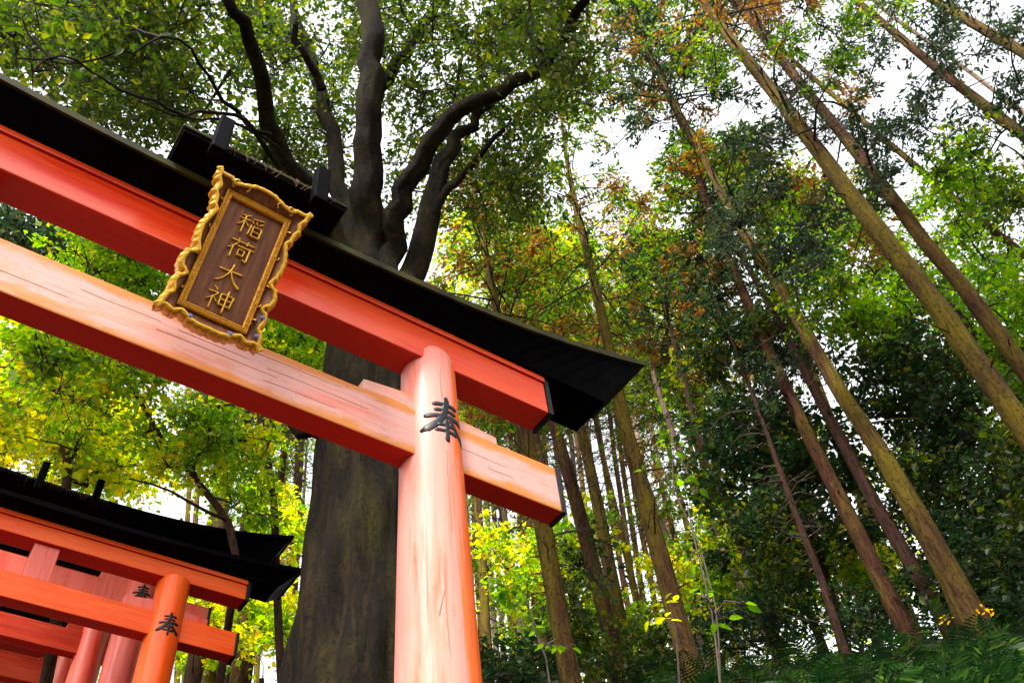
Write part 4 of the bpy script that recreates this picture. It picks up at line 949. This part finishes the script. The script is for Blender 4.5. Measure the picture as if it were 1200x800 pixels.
leafy("broadleaf_tree", "bright green and rust tinted tree high behind the leaning trunks at upper right", "tree", None, None, 20.0, [(1080, 760), (1000, 560), (930, 380), (880, 230)], [16, 14, 11, 7],
      [(880, 230, 60, 50, 22, 24, 31), (940, 250, 60, 40, 20, 24, 31), (830, 210, 40, 50, 8, 24, 31), (1000, 290, 40, 40, 12, 24, 30)], [LB, M["needle"], M["needle_brown"]], 0.15, 0.8, 150, M["bark_cedar"], 0.3, 44, 0.5)
leafy("broadleaf_tree", "yellow and orange tinged tree crown behind the black roof beam at centre", "tree", None, None, 21.0, [(640, 790), (620, 600), (600, 450), (590, 330)], [16, 14, 12, 8],
      [(560, 300, 50, 50, 20, 25, 31), (610, 330, 60, 60, 26, 25, 31), (680, 330, 60, 60, 18, 25, 31), (780, 320, 50, 60, 20, 25, 31), (800, 450, 50, 60, 18, 23, 29)], [MY, M["needle_brown"], LB, M["needle"]], 0.15, 0.8, 140, M["bark_cedar"], 0.3, 45, 0.5)
GU = "undergrowth shrubs along the foot of the wood"
for k, (lab, foot, rad_, blobs, mats, size) in enumerate([
    ("dark shrub at the foot of the pillar's right side beneath the slender trunks", (590, 830), 12, [(590, 785, 40, 35, 16, 13, 16), (630, 795, 40, 25, 10, 13, 16)], [LD], 0.10),
    ("yellow-green bush glowing between the slender trunks below the tie beam end", (660, 830), 19, [(640, 720, 60, 50, 22, 22, 27), (700, 740, 50, 40, 16, 22, 27), (600, 650, 50, 60, 24, 22, 27), (680, 640, 50, 50, 20, 22, 27)], [MY, LB], 0.13),
    ("dark shrub at the foot of the knobbly cedar and reddish pair", (740, 830), 13, [(740, 770, 60, 30, 20, 14, 17), (690, 700, 40, 60, 10, 15, 18)], [LD, M["leaf_camphor"]], 0.10),
    ("sunlit yellow-green bush behind the slim dark trunks at lower centre right", (850, 800), 17, [(820, 680, 40, 60, 22, 19, 23), (900, 680, 60, 50, 24, 19, 23), (860, 620, 40, 40, 10, 19, 23)], [MY, LB], 0.12),
    ("bright yellow bush beyond the crest between dark trunks on the fern slope", (960, 790), 16, [(960, 670, 60, 45, 24, 18, 22), (900, 650, 20, 20, 6, 18, 22), (1040, 690, 40, 40, 12, 17, 21)], [MY, MM], 0.11),
    ("dark shrub crowding the base of the dark red-trunked cedar", (1010, 790), 13.5, [(1000, 720, 50, 25, 16, 15, 17), (880, 730, 60, 30, 16, 15, 17)], [LD], 0.09),
    ("dark shrub behind the mossy flared cedar's base at the right edge", (1190, 800), 12.5, [(1180, 730, 40, 40, 20, 13.2, 15.5), (1100, 690, 40, 30, 12, 14.5, 17)], [LD], 0.09),
    ("yellow shrub behind the thin crooked trunk left of the great evergreen", (310, 830), 16, [(310, 700, 40, 70, 26, 18, 23), (330, 620, 25, 40, 10, 18, 23), (240, 740, 50, 50, 18, 18, 23)], [MY, MM], 0.12)]):
    px, py = foot
    leafy("shrub", lab, "shrub", GU, None, rad_, [(px, py), (px - 2, py - 35)], [8, 6], blobs, mats, size, 0.5, 130, M["bark_dark"], 0.34, 60 + k, 0.5, 0.014)

def shade_tree(x, y, cx, cy, cz, rx, rz, label, seed):  # unseen tree added to shade the right slope, crown kept out of view
    rng = np.random.default_rng(seed); z0 = float(ground_z(x, y))
    o = thing("evergreen_tree", label, "tree", (x, y, z0), "evergreens arching over the viewer's right")
    top = np.array([cx, cy, cz]); P2 = [np.array([x, y, z0 - 0.2]), np.array([x, y, z0 + 5.0]), top * 0.6 + np.array([x, y, z0 + 5.0]) * 0.4, top]
    me = trunk_mesh(P2, [0.26, 0.2, 0.13, 0.05], BD, 12, 0.03, seed); me.transform(Matrix.Translation(-o.location)); link("trunk", me, o)
    c = Crown([P2[2] + (P2[3] - P2[2]) * s for s in np.linspace(0, 1, 8)], seed + 1); T = []
    for _ in range(130):
        d = rng.normal(size=3); d /= np.linalg.norm(d); T.append(top + d * rng.uniform(0, 1) ** 0.4 * np.array([rx, rx, rz]))
    T = [t for t in T if not inside_view(t, 130)]
    c.reach(T, 0.03)
    for t in T: c.clump(t, 0.75, 170, 0.15, 0.36, 0, 0.5, 9)
    c.finish(o, [LD], M["twig"], np.array(o.location))
def inside_view(p, margin):
    q = ROT.T @ (np.asarray(p) - EYE)
    if q[2] > -0.1: return False
    u, v = 600 + F * q[0] / -q[2], 400 - F * q[1] / -q[2]
    return -margin < u < 1200 + margin and -margin < v < 800 + margin
shade_tree(5.0, -2.6, 5.2, 0.6, 17.0, 4.6, 2.6, "unseen evergreen added over the viewer to shade the fern slope", 300)
shade_tree(8.5, -5.0, 8.8, -1.6, 17.5, 4.2, 3.0, "second unseen evergreen added right of the viewer to shade the fern slope", 320)

# far woodland: one mass beyond the trees
def far_wood():
    rng = np.random.default_rng(9); N = 620
    az = np.radians(rng.uniform(-30, 112, N)); r = rng.uniform(30, 46, N); x, y = r * np.sin(az), r * np.cos(az)
    z = ground_z(x, y) + rng.uniform(0, 1, N) ** 1.25 * 17
    keep = (np.sin(x * 0.8 + 1.3 * np.sin(z * 0.4)) + np.sin(y * 0.7 + z * 0.5) > -0.7)
    C = np.stack([x, y, z], -1)[keep]; per = 75; n = len(C) * per
    P = np.repeat(C, per, 0) + rng.normal(size=(n, 3)) * np.array([0.9, 0.9, 0.6])
    V, Q = leaf_arrays(P, rand_dirs(n, rng), rng.uniform(0.14, 0.32, n), 0.36, rng)
    o = link("far_woodland", fast_mesh("far_woodland", V, Q, M["far_leaf"])); tag(o, "bright green and yellow foliage mass of the far wood", "woodland", None, "stuff")
far_wood()

# ------------------------------------------------------------------ ferns, litter, saplings
def fern_frond(L, seed):
    rng = np.random.default_rng(seed); V = []; Q = []; n = 17
    s = np.linspace(0, 1, n); P = np.stack([L * s * (1 - 0.12 * s), np.zeros(n), L * (0.75 * s - 0.75 * s * s)], -1)
    for k in range(1, n):
        wl = L * 0.30 * math.sin(math.pi * min(1, (s[k] * 0.93 + 0.07)) ** 0.75) + 0.01
        for sd in (-1, 1):
            d = _unit(np.array([0.45, sd, -0.18 + rng.normal() * 0.06])); b = P[k]
            ww = L * 0.022; t = np.array([1, 0, 0.1])
            i0 = len(V)
            V += [b - t * ww * 0.5, b + d * wl * 0.5 - t * ww * 0.75, b + d * wl, b + d * wl * 0.5 + t * ww * 0.75 + [0, 0, 0.006]]
            Q.append([i0, i0 + 1, i0 + 2, i0 + 3])
    TV, TQ = tube_arrays([(P, np.linspace(0.005, 0.0015, n))], 3)
    V = np.concatenate([np.array(V), TV]); Q = np.concatenate([np.array(Q), TQ + len(V) - len(TV)])
    return fast_mesh("frond", V, Q, M["fern"])
FR = [fern_frond(1.0, k) for k in range(4)]
rf = random.Random(8); nf = 0
for k in range(2500):
    if nf >= 64: break
    px, py = rf.uniform(760, 1260), rf.uniform(715, 900)
    p = on_ground(px, py); r = math.hypot(p[0], p[1])
    if not (5.0 < r < 15): continue
    if rf.random() > min(1.0, (15 - r) / 6 + 0.25): continue
    nf += 1
    o = thing("fern", "green fern with arching fronds on the dark slope below the cedars", "fern", (p[0], p[1], float(ground_z(p[0], p[1])) - 0.02), "ferns covering the lower right slope")
    for q in range(rf.randint(5, 8)):
        c = link("frond", FR[rf.randrange(4)], o); sc = rf.uniform(0.35, 0.78)
        c.rotation_euler = (rf.uniform(-.25, .25), rf.uniform(-0.75, 0.05), q * 0.95 + rf.uniform(-.4, .4)); c.scale = (sc, sc, sc)
def litter():
    rng = np.random.default_rng(5); n = 60000
    az = np.radians(rng.uniform(20, 110, n)); r = rng.uniform(4, 20, n); x, y = r * np.sin(az), r * np.cos(az)
    P = np.stack([x, y, ground_z(x, y) + rng.uniform(0, 0.22, n) ** 1.5], -1)
    V, Q = leaf_arrays(P, rand_dirs(n, rng, 0.1, 0.5), rng.uniform(0.06, 0.14, n), 0.36, rng, 1.0)
    tag(link("ground_cover", fast_mesh("ground_cover", V, Q, M["leaf_litter"])), "low dark leaves and litter on the slope", "ground cover", None, "stuff")
litter()
def broad_leaf_mesh(L, W, mat, seed):
    rng = np.random.default_rng(seed); n = 7; s = np.linspace(0, 1, n); V = []
    for k in range(n):
        w = W * 0.5 * math.sin(math.pi * s[k] ** 0.8) ** 0.8; z = -0.22 * L * s[k] ** 2
        V += [(L * s[k], -w, z + w * 0.25), (L * s[k], 0, z), (L * s[k], w, z + w * 0.25)]
    Q = []
    for k in range(n - 1):
        a = 3 * k; Q += [[a, a + 1, a + 4, a + 3], [a + 1, a + 2, a + 5, a + 4]]
    return fast_mesh("leaf", V, Q, mat, True)
def sapling(label, rad_, stem, w, leaves, L, W, mat, seed, name="sapling", group=None):
    P = pix_trunk(stem, rad_); P2 = rooted(P); R = radii(P, stem, w); R2 = ([R[0]] if len(P2) > len(P) else []) + R
    o = thing(name, label, "sapling", tuple(P2[0]), group); rng = random.Random(seed)
    me = trunk_mesh(P2, [q * 0.7 for q in R2], M["twig_pale"], 7, 0.02, seed); me.transform(Matrix.Translation(-o.location)); link("stem", me, o)
    LM = [broad_leaf_mesh(L * f * 0.82, W * f * 0.82, mat, seed) for f in (0.75, 1.0, 1.2)]
    node = [np.asarray(a) + (np.asarray(b) - a) * s for a, b in zip(P2, P2[1:]) for s in np.linspace(0, 1, 6)]
    tw = []
    for (cx, cy, rx, ry, n) in leaves:
        c = at_r(cx, cy, rad_ + rng.uniform(-.25, .25)); j = int(np.argmin([np.linalg.norm(c - q) for q in node]))
        tw.append((np.array([node[j], (node[j] + c) / 2 + [0, 0, 0.06], c]), np.array([0.006, 0.005, 0.003])))
        for k in range(n):
            a, q = rng.uniform(0, 6.28), math.sqrt(rng.random()); p = at_r(cx + rx * q * math.cos(a), cy + ry * q * math.sin(a), rad_ + rng.uniform(-.3, .3))
            tw.append((np.array([c, (c + p) / 2 + [0, 0, 0.02], p]), np.array([0.003, 0.002, 0.0015])))
            l = link("leaf", rng.choice(LM), o, Vector(p) - o.location); l.rotation_euler = (rng.uniform(-.5, .5), rng.uniform(-.2, .6), rng.uniform(0, 6.28))
    V, Q = tube_arrays(tw, 4); link("twigs", fast_mesh("twigs", V - np.array(o.location), Q, M["twig_pale"], True), o)
GS = "young saplings at the edge of the wood"
sapling("sapling with big bright green leaves spreading over the knobbly cedar's trunk at centre right", 5.6, [(842, 830), (838, 720), (818, 640), (790, 580)], [3, 3, 2.5, 2], [(770, 535, 30, 22, 7), (800, 565, 28, 14, 9), (755, 550, 12, 12, 2), (790, 520, 16, 12, 3)], 0.10, 0.052, M["leaf_sapling"], 71, group=GS)
sapling("tall thin sapling with pale stem and wide green leaves at lower centre right", 5.2, [(850, 830), (846, 790), (838, 720), (815, 630), (806, 590)], [4, 4, 3, 2.5, 2], [(825, 700, 20, 8, 4), (845, 725, 20, 7, 3), (868, 706, 12, 5, 2), (810, 655, 14, 8, 3)], 0.105, 0.045, M["leaf_sapling"], 72, group=GS)
sapling("sapling with small bright green leaves in front of the stout cedar's foot", 6.2, [(650, 840), (648, 800), (640, 755), (628, 735)], [4, 4, 3, 3], [(620, 735, 18, 8, 7), (635, 755, 26, 8, 9), (665, 758, 14, 5, 4), (610, 692, 12, 6, 3)], 0.085, 0.045, M["leaf_sapling"], 73, group=GS)
sapling("low sapling with yellow autumn leaves across the knobbly cedar's lower trunk", 6.0, [(800, 840), (795, 790), (790, 735)], [4, 4, 3], [(765, 727, 16, 6, 5), (790, 722, 14, 6, 4), (785, 700, 10, 8, 3)], 0.10, 0.05, M["leaf_yellow"], 74, group=GS)
sapling("small sapling with orange leaves beside the mossy flared cedar's base", 9.0, [(1165, 770), (1160, 740), (1156, 720)], [3, 3, 2], [(1155, 713, 14, 7, 9), (1110, 724, 8, 6, 6)], 0.07, 0.045, M["leaf_orange"], 75, group=GS)
